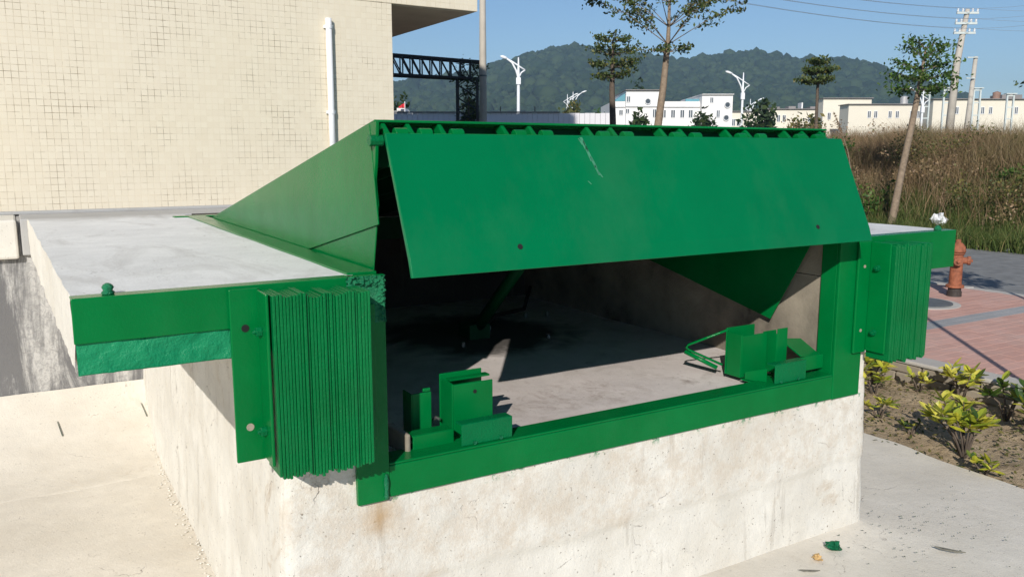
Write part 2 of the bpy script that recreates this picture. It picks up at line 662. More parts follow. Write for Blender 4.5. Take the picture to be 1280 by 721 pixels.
# ================================================================== SETTING
GZ = -1.276
th = np.linspace(0, 2 * math.pi, 97)
rr = np.array([0.0, 20, 60, 150, 400, 900, 1500])
P = np.zeros((len(rr), len(th), 3))
P[..., 0] = 0 + rr[:, None] * np.cos(th)
P[..., 1] = 0 + rr[:, None] * np.sin(th)
P[..., 2] = -1.34
tag(sheet('ground', P[:, ::-1], MFIELD, None, False), kind='structure')

# concrete yard, slightly uneven
xs, ys = np.linspace(-14, 3.27, 160), np.linspace(-10, 3.1, 120)
X, Y = np.meshgrid(xs, ys)
Z = GZ + (vnoise(X, Y, 3, 4, .8) - .5) * .02
edge = X > 3.2
X2 = X + np.where(edge, (vnoise(X * 0, Y, 5, 4, 2.5) - .5) * .16, 0)
tag(sheet('yard', np.stack([X2, Y, Z], -1), MYARD), kind='structure')

# sloping concrete apron at the foot of the dock wall
xs, ts = np.linspace(-10, -.30, 120), np.linspace(0, 1, 40)
X, T = np.meshgrid(xs, ts)
Y = 2.10 + .88 * T + (vnoise(X, T, 8, 3, 3) - .5) * .02
Z = GZ + .004 + .305 * T ** 2.6 + (vnoise(X, Y, 9, 4, 5) - .5) * .008 * np.clip(T * 5, 0, 1) - .02 * np.clip(1 - T * 12, 0, 1)
ap = tag(sheet('apron', np.stack([X, Y, Z], -1), MYARD), kind='structure')
for (xa, ya, xb, yb, wd) in ((-.80, 2.80, -.785, 2.70, .005), (-.37, 2.84, -.355, 2.75, .004)):
    zf = lambda y: GZ + .004 + .305 * ((y - 2.10) / .88) ** 2.6 + .004
    m = MB()
    m.prism([(xa, ya, zf(ya)), (xa + wd * .4, ya, zf(ya)), (xb + wd, yb, zf(yb)), (xb, yb, zf(yb))], (0, 0, .004))
    m.build('crack', MDEBRIS, ap)

# planting bed soil
xs, ys = np.linspace(3.12, 4.52, 60), np.linspace(-6, 8, 330)
X, Y = np.meshgrid(xs, ys)
Z = GZ - .02 + np.clip((X - 3.18) / .9, 0, 1) * .03 + (vnoise(X, Y, 2, 5, 4) - .5) * .07
Z = np.where(X < 3.2, GZ - .06, Z)
tag(sheet('planting_bed', np.stack([X, Y, Z], -1), MSOIL), kind='structure')

# pavement base, paver field, grey band
PZ = -1.12
pv = tag(MB().box(4.66, 8.0, -8, 30, -1.34, PZ - .0008).build('pavement', MBEDJ), kind='structure')
V, Fc = [], []
bx = np.array([(0, 0, 0), (1, 0, 0), (1, 1, 0), (0, 1, 0), (0.01, .02, 1), (.99, .02, 1), (.99, .98, 1), (.01, .98, 1)])
bf = np.array([(4, 5, 6, 7), (0, 1, 5, 4), (1, 2, 6, 5), (2, 3, 7, 6), (3, 0, 4, 7)])
VG, FG = [], []
row = 0
y = -2.0
while y < 8:
    x = 4.665 - (row % 2) * .10
    while x < 7.99:
        x0, x1 = max(x, 4.665), min(x + .198, 7.995)
        if x1 - x0 > .03:
            gr = 1.86 <= y < 2.06
            sc = np.array([x1 - x0, .098, .016 + rng.uniform(-.0008, .0008)])
            tgt = (VG, FG) if gr else (V, Fc)
            tgt[1].append(bf + 8 * len(tgt[0]))
            tgt[0].append(bx * sc + np.array([x0, y, PZ - .014]))
        x += .2
    y += .1
    row += 1
tag(link('paver_field', np_mesh('paver_field', np.concatenate(V), np.concatenate(Fc), MPAVER), pv), kind='stuff')
tag(link('grey_paver_band', np_mesh('grey_paver_band', np.concatenate(VG), np.concatenate(FG), MPAVEG), pv), kind='stuff')

# road and its far kerb
tag(MB().box(8.16, 12.5, -20, 60, -1.34, -1.20).build('road', MASPH), kind='structure')
rk = tag(MB().build('road_kerb', MKERB), kind='structure')
y = -6.0
mk = MB().box(0, .15, .004, .996, 0, .20).build('kerb_stone', MKERB, rk, .012)
mk.location = (8.005, y, -1.318)
for k in range(1, 22):
    o = mk.copy()
    COL.objects.link(o)
    o.location = (8.005 + random.uniform(-.004, .004), y + k, -1.318 + random.uniform(-.004, .004))

# grassy bank beyond the road
xs, ys = np.linspace(12.3, 60, 90), np.linspace(-14, 50, 130)
X, Y = np.meshgrid(xs, ys)


def bank_z(X, Y):
    t = np.clip((X - 12.6) / 4.6, 0, 1)
    s_ = t * t * (3 - 2 * t)
    return -1.26 + 1.35 * s_ + (vnoise(X, Y, 4, 4, .5) - .5) * .5 * np.clip((X - 12.6) / 1.5, 0, 1)


tag(sheet('grass_bank', np.stack([X, Y, bank_z(X, Y)], -1), MBANK), kind='structure')

# ================================================================== LOADING DOCK
dock = thing('loading_dock', (1.0, .0, GZ), 'whitewashed concrete loading dock with raised pit holding the green leveler', 'dock')

# one uneven skin wrapped round the block: left side, left corner, front, right corner
def skin(name, path, zs, top_band):
    path = np.array(path)
    nu = len(path)
    L = np.concatenate([[0], np.cumsum(np.linalg.norm(np.diff(path[:, :2], axis=0), axis=1))])
    nx, ny = path[:, 2], path[:, 3]
    Sx, Z = np.meshgrid(L, zs)
    off = (vnoise(path[None, :, 0] * 1 + path[None, :, 1] * 1.7 + 0 * Z, Z, 1, 5, 9) - .5) * .008
    lip_ = -.98 + (vnoise(path[None, :, 0] + 0 * Z, 0 * Z, 6, 4, 3) - .5) * .05
    off = off + .008 / (1 + np.exp(-(Z - lip_) / .006)) * (np.abs(ny)[None, :] > .7)
    off = off + .032 * np.clip((-.6 - Z) / .67, 0, 1)
    Xp = path[None, :, 0] + nx[None, :] * off
    Yp = path[None, :, 1] + ny[None, :] * off
    return sheet(name, np.stack([Xp, Yp, Z], -1), MBLK, dock)


def skin_path(x_end):
    p = [(-.315, y_, -1, 0) for y_ in np.linspace(3.0, .055, 130)]
    for k in range(1, 8):
        a_ = math.pi + (math.pi / 2) * k / 8
        p.append((-.285 + .03 * math.cos(a_), .052 + .03 * math.sin(a_), math.cos(a_), math.sin(a_)))
    p += [(x_, .022, 0, -1) for x_ in np.linspace(-.283, x_end, int((x_end + .3) * 62) + 4)]
    return p


pth = skin_path(2.218)
for k in range(1, 7):
    a_ = -math.pi / 2 + (math.pi / 2) * k / 7
    pth.append((2.218 + .022 * math.cos(a_), .044 + .022 * math.sin(a_), math.cos(a_), math.sin(a_)))
pth += [(2.240, y_, 1, 0) for y_ in np.linspace(.05, 2.9, 40)]
skin('front_wall', pth, np.linspace(GZ - .02, -.62, 62), True)
skin('corner_wall', skin_path(-.09), np.linspace(-.62, -.192, 34), False)
m = MB().box(-.25, 2.16, .075, .2, GZ - .02, -.625)
m.build('front_core', MBLK, dock)
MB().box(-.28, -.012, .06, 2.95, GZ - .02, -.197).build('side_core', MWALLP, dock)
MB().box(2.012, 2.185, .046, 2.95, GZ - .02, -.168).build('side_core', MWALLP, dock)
MB().box(2.173, 2.236, .022, .3, -.64, -.168).build('corner_wall', MSIDE, dock, .008)
MB().box(-.011, 2.011, 2.505, 2.95, GZ, -.0045).build('rear_wall', MPITSHADE, dock)
xs, ys = np.linspace(-.011, 2.011, 60), np.linspace(.06, 2.52, 60)
X, Y = np.meshgrid(xs, ys)
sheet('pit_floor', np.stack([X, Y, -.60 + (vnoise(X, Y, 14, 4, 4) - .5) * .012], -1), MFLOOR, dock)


def slab(name, x0, x1, y0, y1, z0, z1, matTop, matSide, amp=.012, seed=1, taper=0.0):
    """slab whose top is one sheet and whose rim is a rougher band"""
    def xo(y):
        return (vnoise(np.asarray(y), np.asarray(y) * 0, seed, 5, 6) - .5) * amp
    ys = np.linspace(y0, y1, 160)
    top = np.zeros((160, 24, 3))
    for i, yy in enumerate(ys):
        t = np.linspace(0, 1, 24)
        xl = x0 + taper * (yy - y0) / (y1 - y0)
        top[i, :, 0] = xl + (x1 - xl) * t
        top[i, :, 1] = yy
    top[:, :, 2] = z1 + (vnoise(top[:, :, 0], top[:, :, 1], seed + 3, 3, 3) - .5) * .004
    top[:, 0, 0] += xo(ys)
    o = sheet(name, top, matTop, dock)
    zs = np.linspace(z0, z1, 14)
    Y, Z = np.meshgrid(ys, zs)
    X = x0 + taper * (Y - y0) / (y1 - y0) + xo(Y) + (vnoise(Y, Z, seed + 5, 4, 16) - .5) * amp * 1.3
    X[-1, :] = top[:, 0, 0]
    Z[-1, :] = top[:, 0, 2]
    sheet('slab_edge', np.stack([X, Y, Z], -1)[::-1], matSide, o)
    m = MB()
    m.prism([(x0 + amp, y0, z0), (x1, y0, z0), (x1, y1, z0), (x0 + taper + amp, y1, z0)], (0, 0, z1 - .008 - z0))
    m.build('slab_core', matSide, o)
    return o


slab('slab', -.806, -.075, .052, 2.96, -.195, 0.0, MSLAB, MSIDE, .009, 2, -.045)
slab('slab', 2.012, 2.795, .052, 2.96, -.165, -.0005, MSLAB, MWALLP, .002, 5)
# narrow strip of slab behind the leveler, ledge along the building and mouldy wall of the dock
MB().box(-.886, 2.8, 2.962, 3.42, -.20, -.003).build('rear_ledge', MSLAB, dock, .006)
MB().box(-10, 2.79, 2.99, 3.40, -1.3, -.202).build('mould_stained_wall', MSTAIN, dock)
MB().box(-10, -.903, 2.945, 3.42, -.215, -.004).build('ledge_cap', MSIDE, dock, .012)
MB().box(-.9025, -.8865, 2.985, 3.40, -.20, -.012).build('drain_slot', MSTAIN, dock)

# steel nosing along the slab fronts
m = MB()
m.prism([(-.808, .0, .002), (-.808, .0, -.112), (-.808, .008, -.112), (-.808, .008, -.004), (-.808, .056, -.004), (-.808, .056, .002)], (.710, 0, 0))
ch = m.build('edge_channel', MG, dock, .003)
m = MB()
m.prism([(2.172, .0, .002), (2.172, .0, -.168), (2.172, .008, -.168), (2.172, .008, -.004), (2.172, .056, -.004), (2.172, .056, .002)], (.625, 0, 0))
m.build('edge_channel', MG, dock, .003)
# painted concrete edge under the left channel: lumpy
xs, zs = np.linspace(-.804, -.33, 90), np.linspace(-.197, -.113, 20)
X, Z = np.meshgrid(xs, zs)
Y = .016 + (vnoise(X, Z, 21, 5, 14) - .5) * .022 - .006
Y[0, :] += .03
Z[0, :] += (vnoise(xs, xs * 0, 22, 4, 12) - .5) * .012
sheet('painted_edge', np.stack([X, Y, Z], -1), MGC, dock)
# lump of paint standing on the nosing
m = MB()
m.lathe((-.722, .036, .0), [(.012, .0), (.017, .006), (.011, .012), (.015, .019), (.011, .026), (.004, .030)], 9)
m.build('paint_lump', MWELD, dock, 0, True)
m = MB()
m.lathe((2.70, .03, .0), [(.014, .0), (.018, .008), (.010, .02), (.004, .024)], 9)
m.build('paint_lump', MWELD, dock, 0, True)

# ================================================================== DOCK LEVELER
lv = thing('dock_leveler', (1.0, .05, -.60), 'green steel dock leveler with raised deck and hanging lip above open pit', 'dock leveler')
D0 = Vector((0, .088, .446))
D1 = Vector((0, 2.50, .004))
dd = (D1 - D0).normalized()
dn = Vector((0, dd.z, -dd.y))            # downwards, square to the deck
DL = (D1 - D0).length


def dk(x, s, t):
    p = D0 + dd * s + dn * t
    return (x, p.y, p.z)


# frame round the pit
m = MB().box(-.100, .0, -.004, .014, -.684, .004)
m.box(-.100, -.088, .0125, .016, -.684, -.2)
m.box(-.012, -.0005, .0125, .085, -.60, -.002)
m.build('frame_post', MG, lv, .003)
m = MB().box(2.0, 2.172, -.003, .012, -.680, .004)
m.box(2.0005, 2.010, .0125, .09, -.60, -.004)
m.build('frame_post', MG, lv, .003)
m = MB().box(.001, 1.999, -.002, .010, -.678, -.578)
m.box(.001, 1.999, -.002, .095, -.577, -.570)
m.build('front_beam', MG, lv, .004)
m = MB().box(-.092, -.0005, .057, 2.60, -.004, .006)
m.box(-.009, -.0005, .087, 2.52, -.08, -.0045)
m.build('pit_edge_angle', MG, lv, .002)
m = MB().box(2.0005, 2.08, .057, 2.60, -.004, .006)
m.build('pit_edge_angle', MG, lv, .002)
m = MB().box(-.16, 2.12, 2.605, 2.67, -.002, .006)
m.build('rear_edge_angle', MG, lv, .002)
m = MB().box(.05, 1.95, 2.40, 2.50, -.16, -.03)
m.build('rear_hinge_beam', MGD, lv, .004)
# rough corner plates with weld spatter
m = MB()
xs, zs = np.linspace(-.118, -.001, 60), np.linspace(-.135, .0035, 70)
X, Z = np.meshgrid(xs, zs)
rim = np.maximum(np.exp(-((X + .01) / .012) ** 2), np.exp(-((Z + .015) / .016) ** 2))
rim = np.maximum(rim, np.exp(-((X + .095) / .014) ** 2) * (Z > -.07))
Y = -.0055 - np.maximum(0, vnoise(X, Z, 31, 2, 150) - .35) * .034 * rim
sheet('corner_weld', np.stack([X, Y, Z], -1), MWELD, lv)
m = MB()
m.lathe((-.012, -.008, -.70), [(.004, 0.02), (.008, .03), (.006, .05), (.009, .075), (.004, .10)], 8)
m.build('weld_bead', MWELD, lv, 0, True)

# deck
m = MB()
m.prism([dk(.017, 0, 0), dk(.017, DL, 0), dk(.017, DL, .008), dk(.017, 0, .008)], (1.964, 0, 0))
deck = m.build('deck', MG, lv, .002)
m = MB()
m.prism([dk(.024, .012, .0085), dk(.024, DL, .0085), dk(.024, DL, .035), dk(.024, .012, .035)], (.010, 0, 0))
m.build('deck_edge_bar', MG, deck)
m = MB()
m.prism([dk(1.966, .012, .0085), dk(1.966, DL, .0085), dk(1.966, DL, .035), dk(1.966, .012, .035)], (.010, 0, 0))
m.build('deck_edge_bar', MG, deck)
m = MB()
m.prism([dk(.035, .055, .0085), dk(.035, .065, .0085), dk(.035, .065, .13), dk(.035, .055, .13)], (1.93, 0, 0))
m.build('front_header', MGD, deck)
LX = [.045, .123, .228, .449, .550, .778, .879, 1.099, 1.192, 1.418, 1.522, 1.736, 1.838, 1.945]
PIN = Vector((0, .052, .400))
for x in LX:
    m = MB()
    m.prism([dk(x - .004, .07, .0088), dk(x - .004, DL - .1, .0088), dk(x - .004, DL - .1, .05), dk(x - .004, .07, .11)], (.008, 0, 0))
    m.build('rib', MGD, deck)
    m = MB()
    i = 0
    t0, b0 = .006, .0105
    top = [dk(x - t0, .006, .0088), dk(x + t0, .006, .0088), dk(x + t0, .05, .0088), dk(x - t0, .05, .0088)]
    m.v += [(x - b0, PIN.y - .012, .392), (x + b0, PIN.y - .012, .392), (x + b0, PIN.y + .03, .385), (x - b0, PIN.y + .03, .385)] + top
    m.f += [(3, 2, 1, 0), (4, 5, 6, 7), (0, 1, 5, 4), (1, 2, 6, 5), (2, 3, 7, 6), (3, 0, 4, 7)]
    m.build('hinge_lug', MG, deck, .002)
# lip
lp = [(.026, .406), (-.132, .058), (-.148, .008)]
nrm = Vector((0, .91, -.41)) * .014
pts = [(.024, a, b) for a, b in lp] + [(.024, -.148 + .0138, .0055), (.024, -.132 + .0128, .0525), (.024, .026 + .0125, .400)]
m = MB()
m.prism(pts[::-1], (1.973, 0, 0))
lipo = m.build('lip', MLIP, lv, .0025)
for x in LX[:-1]:
    m = MB()
    q = []
    for k in range(9):
        a = math.radians(-20 + 215 * k / 8)
        q.append((x + .016, PIN.y - .004 - math.cos(a) * .018, .403 + math.sin(a) * .019))
    m.prism(q, (.040, 0, 0))
    m.build('lip_knuckle', MG, lipo, .002)
MB().tube([(.03, PIN.y - .008, .397), (1.975, PIN.y - .008, .397)], .010, 10).build('hinge_pin', MG, lv, 0, True)
for (x, s_) in ((.385, .955), (1.70, .955)):
    yy = .026 + (-.132 - .026) * s_ - .0012
    zz = .406 + (.058 - .406) * s_
    m = MB()
    nv = Vector((0, -.911, .413))
    m.tube([Vector((x, yy, zz)) - nv * .003, Vector((x, yy, zz)) + nv * .0012], .0085, 14)
    m.build('bolt_hole', MHOLE, lipo)
# pale scrape down the lip
msc = plain('scraped_paint', (.05, .22, .12), .5, .3, 60, 0)
la, lb = Vector((0, .026, .406)), Vector((0, -.132, .058))
ln_ = Vector((0, -.911, .413))
for (f0, x_, wd_, ln) in ((.02, .700, .010, .11), (.05, .707, .006, .10), (.12, .712, .009, .12), (.20, .722, .008, .10), (.28, .730, .006, .09), (.34, .741, .004, .05), (.42, .690, .003, .03), (.03, .693, .004, .06)):
    p0 = la.lerp(lb, f0) + ln_ * .0016
    p1 = la.lerp(lb, f0 + ln) + ln_ * .0016
    m = MB()
    m.prism([(x_, p0.y, p0.z), (x_ + wd_, p0.y, p0.z), (x_ + wd_ * 1.2 + .010, p1.y, p1.z), (x_ + .010, p1.y, p1.z)], tuple(-ln_ * .0012))
    m.build('scrape', msc, lipo)
# hinge end plate with pin head, left end
m = MB()
m.prism([(.006, .045, .440), (.006, .100, .432), (.006, .118, .33), (.006, .108, .24), (.006, .085, .24), (.006, .062, .32)], (.010, 0, 0))
m.build('hinge_end_plate', MG, lv, .002)
MB().tube([(-.012, .062, .385), (.03, .062, .385)], .017, 8).build('pin_head', MGR, lv, .002)
# toe guards
for x0, sd in ((.0045, 1), (1.983, -1)):
    m = MB()
    m.prism([dk(x0, .012, .012), dk(x0, DL - .03, .012), dk(x0, DL - .03, .05), dk(x0, 1.3, .33), dk(x0, .014, .305)], (.004, 0, 0))
    g1 = m.build('toe_guard', MG, lv, .001)
    x1 = x0 + (.007 if sd > 0 else -.007)
    m = MB()
    m.prism([dk(x1, .02, .25), dk(x1, .11, .44), dk(x1, .39, .775), dk(x1, 1.14, .47), dk(x1, 2.25, .06), dk(x1, .02, .06)], (.004, 0, 0))
    m.build('lower_guard', MG, g1, .001)
# hydraulic cylinder
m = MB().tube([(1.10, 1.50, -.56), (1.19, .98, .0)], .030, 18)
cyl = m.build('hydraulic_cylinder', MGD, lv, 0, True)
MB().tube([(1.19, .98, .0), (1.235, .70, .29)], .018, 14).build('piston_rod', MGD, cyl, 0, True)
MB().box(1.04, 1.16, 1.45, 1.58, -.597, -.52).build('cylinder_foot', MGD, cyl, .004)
for (x_, y_) in ((1.62, 1.85), (1.75, 1.82), (1.25, 1.62), (.95, 1.35), (1.42, 1.30)):
    MB().tube([(x_, y_, -.60), (x_, y_, -.575)], .011, 6).build('anchor_bolt', MCHROME, lv)
# hose on the pit floor
hp_ = [(1.15, 1.55, -.57), (1.3, 1.75, -.585), (1.45, 1.9, -.58), (1.7, 2.0, -.585), (1.9, 2.25, -.5)]
MB().tube(hp_, .012, 8).build('hydraulic_hose', MBLACKPT, lv, 0, True)

# lip keepers: left one
kp = MB().box(.254, .440, .012, .018, -.569, -.498).box(.254, .440, .0185, .058, -.504, -.498).build('lip_keeper', MGR, lv, .002)
MB().box(.110, .253, .066, .072, -.590, -.527).box(.110, .253, .0725, .125, -.533, -.527).build('foot_angle', MG, kp, .002)
MB().box(.295, .444, .150, .156, -.590, -.408).build('upright_channel', MG, kp, .002)
MB().box(.289, .2945, .150, .236, -.590, -.404).build('channel_side', MG, kp, .002)
MB().box(.286, .448, .2365, .242, -.590, -.388).build('back_plate', MG, kp, .002)
MB().box(.310, .462, .205, .236, -.410, -.404).build('top_flange', MG, kp)
MB().tube([(.375, .1485, -.440), (.375, .1497, -.440)], .007, 12).build('bolt_hole', MHOLE, kp)
MB().box(.166, .233, .190, .196, -.590, -.430).box(.160, .1655, .190, .26, -.590, -.430).box(.206, .233, .1965, .203, -.430, -.418).build('small_upright', MG, kp, .002)
MB().box(.12, .46, .127, .149, -.592, -.580).build('base_strip', MG, kp, .002)
m = MB()
m.prism([(.085, .06, -.585), (.10, .06, -.585), (.10, .20, -.585), (.07, .20, -.585)], (0, 0, .07))
m.build('end_block', MWALLP, kp, .006)
MB().tube([(.245, .23, -.55), (.262, .215, -.53), (.268, .20, -.535)], .006, 6).build('loose_bolt', MCHROME, kp)
for x_ in (.30, .395):
    MB().tube([(x_, .006, -.563), (x_, .012, -.563)], .006, 8).build('weld_dot', MWELD, kp)
# right one
kp = MB().box(1.667, 1.848, .012, .018, -.569, -.490).box(1.667, 1.848, .0185, .058, -.496, -.490).build('lip_keeper', MGR, lv, .002)
MB().box(1.640, 1.785, .170, .176, -.575, -.398).build('upright_channel', MG, kp, .002)
MB().box(1.634, 1.6395, .170, .250, -.575, -.392).build('channel_side', MG, kp, .002)
MB().box(1.630, 1.795, .2505, .256, -.575, -.376).build('back_plate', MG, kp, .002)
MB().box(1.786, 1.862, .190, .196, -.575, -.398).build('side_plate', MG, kp, .002)
MB().box(1.804, 1.863, .130, .136, -.570, -.378).box(1.798, 1.8035, .130, .189, -.570, -.398).build('small_upright', MG, kp, .002)
m = MB()
m.prism([(1.864, .052, -.488), (1.864, .058, -.491), (1.864, .176, -.438), (1.864, .170, -.432)], (.128, 0, -.014))
m.build('sloping_plate', MG, kp, .001)
MB().box(1.849, 1.992, .046, .052, -.550, -.490).build('foot_angle', MG, kp, .002)
MB().box(1.634, 1.990, .060, .168, -.582, -.576).build('tray_bottom', MG, kp, .002)
m = MB()
m.prism([(1.640, .150, -.575), (1.668, .060, -.575), (1.668, .060, -.515), (1.640, .150, -.545)], (.005, 0, 0))
m.build('tray_side', MG, kp, .001)
MB().tube([(1.636, .25, -.385), (1.552, .395, -.468), (1.546, .402, -.480), (1.556, .395, -.492), (1.632, .27, -.540)], .0055, 6).build('pull_rod', MG, kp, 0, True)
MB().tube([(1.545, .41, -.500), (1.632, .30, -.560)], .010, 6).build('rod_bar', MG, kp, 0, True)
for x_ in (1.70, 1.80):
    MB().tube([(x_, .006, -.563), (x_, .012, -.563)], .006, 8).build('weld_dot', MWELD, kp)

# ================================================================== BUMPERS
def bumper(x0, x1, zt, label, nply, flange_left, flange_right, hole_r):
    zb = zt - .49
    t = thing('dock_bumper', ((x0 + x1) / 2, -.01, zb), label, 'bumper', 'laminated bumpers beside the pit')
    pitch = (x1 - x0) / nply
    me = None
    for k in range(nply):
        if me is None:
            pl = MB().box(0, pitch * .86, -.112, .0, -.492, 0).build('rubber_ply', MRUB, t, .0012, False, (0, 0, 0), 1)
            me = pl
            o = pl
        else:
            o = me.copy()
            COL.objects.link(o)
        jj = math.sin(k * .9) * .004 + random.uniform(-.004, .004)
        step = -.010 if k > nply * .33 else 0
        o.location = Vector((x0 + pitch * k, -.014 + random.uniform(-.0035, .0035), zt - .012 + jj * .8 + step * .5)) - WO[t]
        o.scale.z = 1 + random.uniform(-.014, .012)
    # side angles
    m = MB().box(x0 - flange_left, x0 - .008, -.0175, -.006, zb + .012, zt - .002)
    m.box(x0 - .0145, x0 - .006, -.112, -.018, zb + .020, zt - .006)
    br = m.build('side_angle', MG, t, .003)
    m = MB().box(x1 + .007, x1 + flange_right * .62, -.0175, -.006, zb + .012, zt - .075)
    m.box(x1 + .003, x1 + .011, -.105, -.018, zb + .020, zt - .075)
    br2 = m.build('side_angle', MG, t, .003)
    for zz in (zt - .112, zt - .385):
        m = MB().tube([(x0 - .038, -.060, zz), (x0 - .014, -.060, zz)], .006, 8)
        m.tube([(x0 - .030, -.060, zz), (x0 - .0146, -.060, zz)], .0135, 6)
        m.build('tie_bolt', MGR, t, .001)
        m = MB().tube([(x0 - flange_left * .55, -.0185, zz + .004), (x0 - flange_left * .55, -.0172, zz + .004)], hole_r, 14)
        m.build('bolt_hole', MHOLE if zz > zt - .2 and hole_r > .01 else MSTONE, br)
        MB().tube([(x1 + flange_right * .42, -.026, zz), (x1 + flange_right * .42, -.0172, zz)], .009, 6).build('bolt_head', MGR, br2)
    return t


bumper(-.357, -.092, -.002, 'green painted laminated rubber bumper under the left slab nosing', 30, .085, .088, .0105)
bumper(2.185, 2.437, -.012, 'green painted laminated rubber bumper right of the pit opening', 28, .085, .07, .007)

# ================================================================== TILED BUILDING
bd = thing('tiled_building', (0, 3.4, 0), 'cream mosaic tiled building with overhanging upper storey behind the dock', 'building')
WX = 1.472
SOF = 1.372
MB().box(-14, WX, 3.404, 30, -.05, SOF).build('ground_storey', MGROUT, bd)
up = MB().box(-14, 2.15, 3.402, 11.9, SOF + .002, 12.3).build('upper_storey', MGROUT, bd)
MB().box(-14, 2.15, 11.902, 32, SOF + .002, 28).build('shade_tower', MGROUT, bd)  # unseen tower, added to cast shade on the far sheet wall
MB().box(WX + .01, 2.13, 3.42, 30, SOF - .006, SOF + .001).build('soffit', MPLASTER, bd)


def tiles(name, x0, x1, z0, z1, y, parent, pitch=.0375):
    nx, nz = int((x1 - x0) / pitch), int((z1 - z0) / pitch)
    px, pz = (x1 - x0) / nx, (z1 - z0) / nz
    g = .0009
    V, Fc = [], []
    base = np.array([(g, 0, g), (1, 0, g), (1, 0, 1), (g, 0, 1), (0, 1, 0), (1, 1, 0), (1, 1, 1), (0, 1, 1)], float)
    n = 0
    for i in range(nx):
        for j in range(nz):
            a, b = x0 + i * px + g, x0 + (i + 1) * px - g
            c, d = z0 + j * pz + g, z0 + (j + 1) * pz - g
            q = rng.uniform(-.00015, .00015)
            t1, t2 = rng.uniform(-.00012, .00012, 2)
            V.append([(a + .0006, y - .0007 + q + t1, c + .001), (b - .0006, y - .0007 + q + t2, c + .0006), (b - .0006, y - .0007 + q - t1, d - .0006), (a + .0006, y - .0007 + q - t2, d - .0006),
                      (a, y + .001, c), (b, y + .001, c), (b, y + .001, d), (a, y + .001, d)])
            Fc += [(n, n + 1, n + 2, n + 3), (n + 4, n + 5, n + 1, n), (n + 5, n + 6, n + 2, n + 1), (n + 6, n + 7, n + 3, n + 2), (n + 7, n + 4, n, n + 3)]
            n += 8
    o = link(name, np_mesh(name, np.array(V).reshape(-1, 3), Fc, MTILE), parent)
    return tag(o, kind='stuff')


tiles('mosaic_tiles', -3.0, WX, .012, SOF, 3.404, bd)
tiles('mosaic_tiles', -3.0, 2.15, SOF + .003, 2.35, 3.402, bd)
MB().box(-14, WX, 3.365, 3.402, -.004, .014).build('foot_strip', MSLAB, bd, .004)
# white downpipe
m = MB().tube([(1.005, 3.376, 1.235), (1.005, 3.376, .02)], .0205, 16)
pp = m.build('downpipe', MPVC, bd, 0, True)
for zz in (1.18, .62, .12):
    MB().tube([(1.005, 3.376, zz - .012), (1.005, 3.376, zz + .012)], .0235, 16).box(.975, 1.035, 3.375, 3.402, zz - .01, zz + .01).build('pipe_clip', MPVC, pp)

# ================================================================== KERB WALL AND PLANTS
kw = thing('kerb_wall', (4.55, 1, -1.27), 'low stone block kerb between planting bed and pink pavement', 'kerb')
first = None
firstc = None
for k in range(26):
    yy = -3 + k * .42
    for c in range(3):
        if first is None:
            o = first = MB().box(0, .16, 0, .408, 0, .066).build('kerb_block', MSTONE, kw, .010)
        else:
            o = first.copy()
            COL.objects.link(o)
        o.location = Vector((4.475 + random.uniform(-.010, .010), yy + (.2 if c % 2 else 0), -1.345 + c * .070)) - WO[kw]
MB().box(4.462, 4.655, -3, 8, -1.136, -1.106).build('coping', MKERB, kw, .010)

# leaf for the crotons (unit length along +y, folded)
lv_v = [(0, 0, 0), (0, .5, -.02), (0, 1, .06), (.15, .2, .05), (.23, .52, .06), (.15, .82, .07), (-.15, .2, .05), (-.23, .52, .06), (-.15, .82, .07)]
lv_f = [(0, 3, 4, 1), (1, 4, 5, 2), (0, 1, 7, 6), (1, 2, 8, 7)]
leaf_me = {}
for nm, mt in (('y', MCRY), ('g', MCRG)):
    me = bpy.data.meshes.new('leaf')
    me.from_pydata(lv_v, [], lv_f)
    me.materials.append(mt)
    leaf_me[nm] = me


def bed_z(x, y):
    return float(GZ - .02 + min(1, max(0, (x - 3.18) / .9)) * .03)


def croton(x, y, h, spread, n, L, kind, label):
    z = bed_z(x, y)
    t = thing('croton_shrub', (x, y, z), label, 'shrub', 'shrubs in the planting bed')
    stems = []
    ns = max(3, n // 11)
    m = MB()
    for k in range(ns):
        a = 2 * math.pi * k / ns + random.uniform(-.4, .4)
        r = spread * random.uniform(.25, .85)
        tip = Vector((x + math.cos(a) * r, y + math.sin(a) * r, z + h * random.uniform(.62, 1.0)))
        mid = Vector((x + math.cos(a) * r * .4, y + math.sin(a) * r * .4, z + h * .4))
        m.tube([(x, y, z - .03), mid, tip], [.009, .006, .003], 5)
        stems.append((mid, tip))
    m.build('stem', MBARKD, t, 0, True)
    for k in range(n):
        a_, b_ = stems[k % ns]
        f = 1 - random.random() ** 1.6 * .55
        p = a_.lerp(b_, f)
        ang = random.uniform(0, 2 * math.pi)
        tilt = random.uniform(-.2, 1.0)
        d = Vector((math.cos(ang) * math.cos(tilt), math.sin(ang) * math.cos(tilt), math.sin(tilt)))
        sc = L * random.uniform(.65, 1.15)
        o = link('leaf', leaf_me[kind if random.random() > .12 else ('g' if kind == 'y' else 'y')], t, tuple(p))
        q = d.to_track_quat('Y', 'Z')
        o.rotation_euler = q.to_euler()
        o.scale = (sc, sc, sc)
    return t


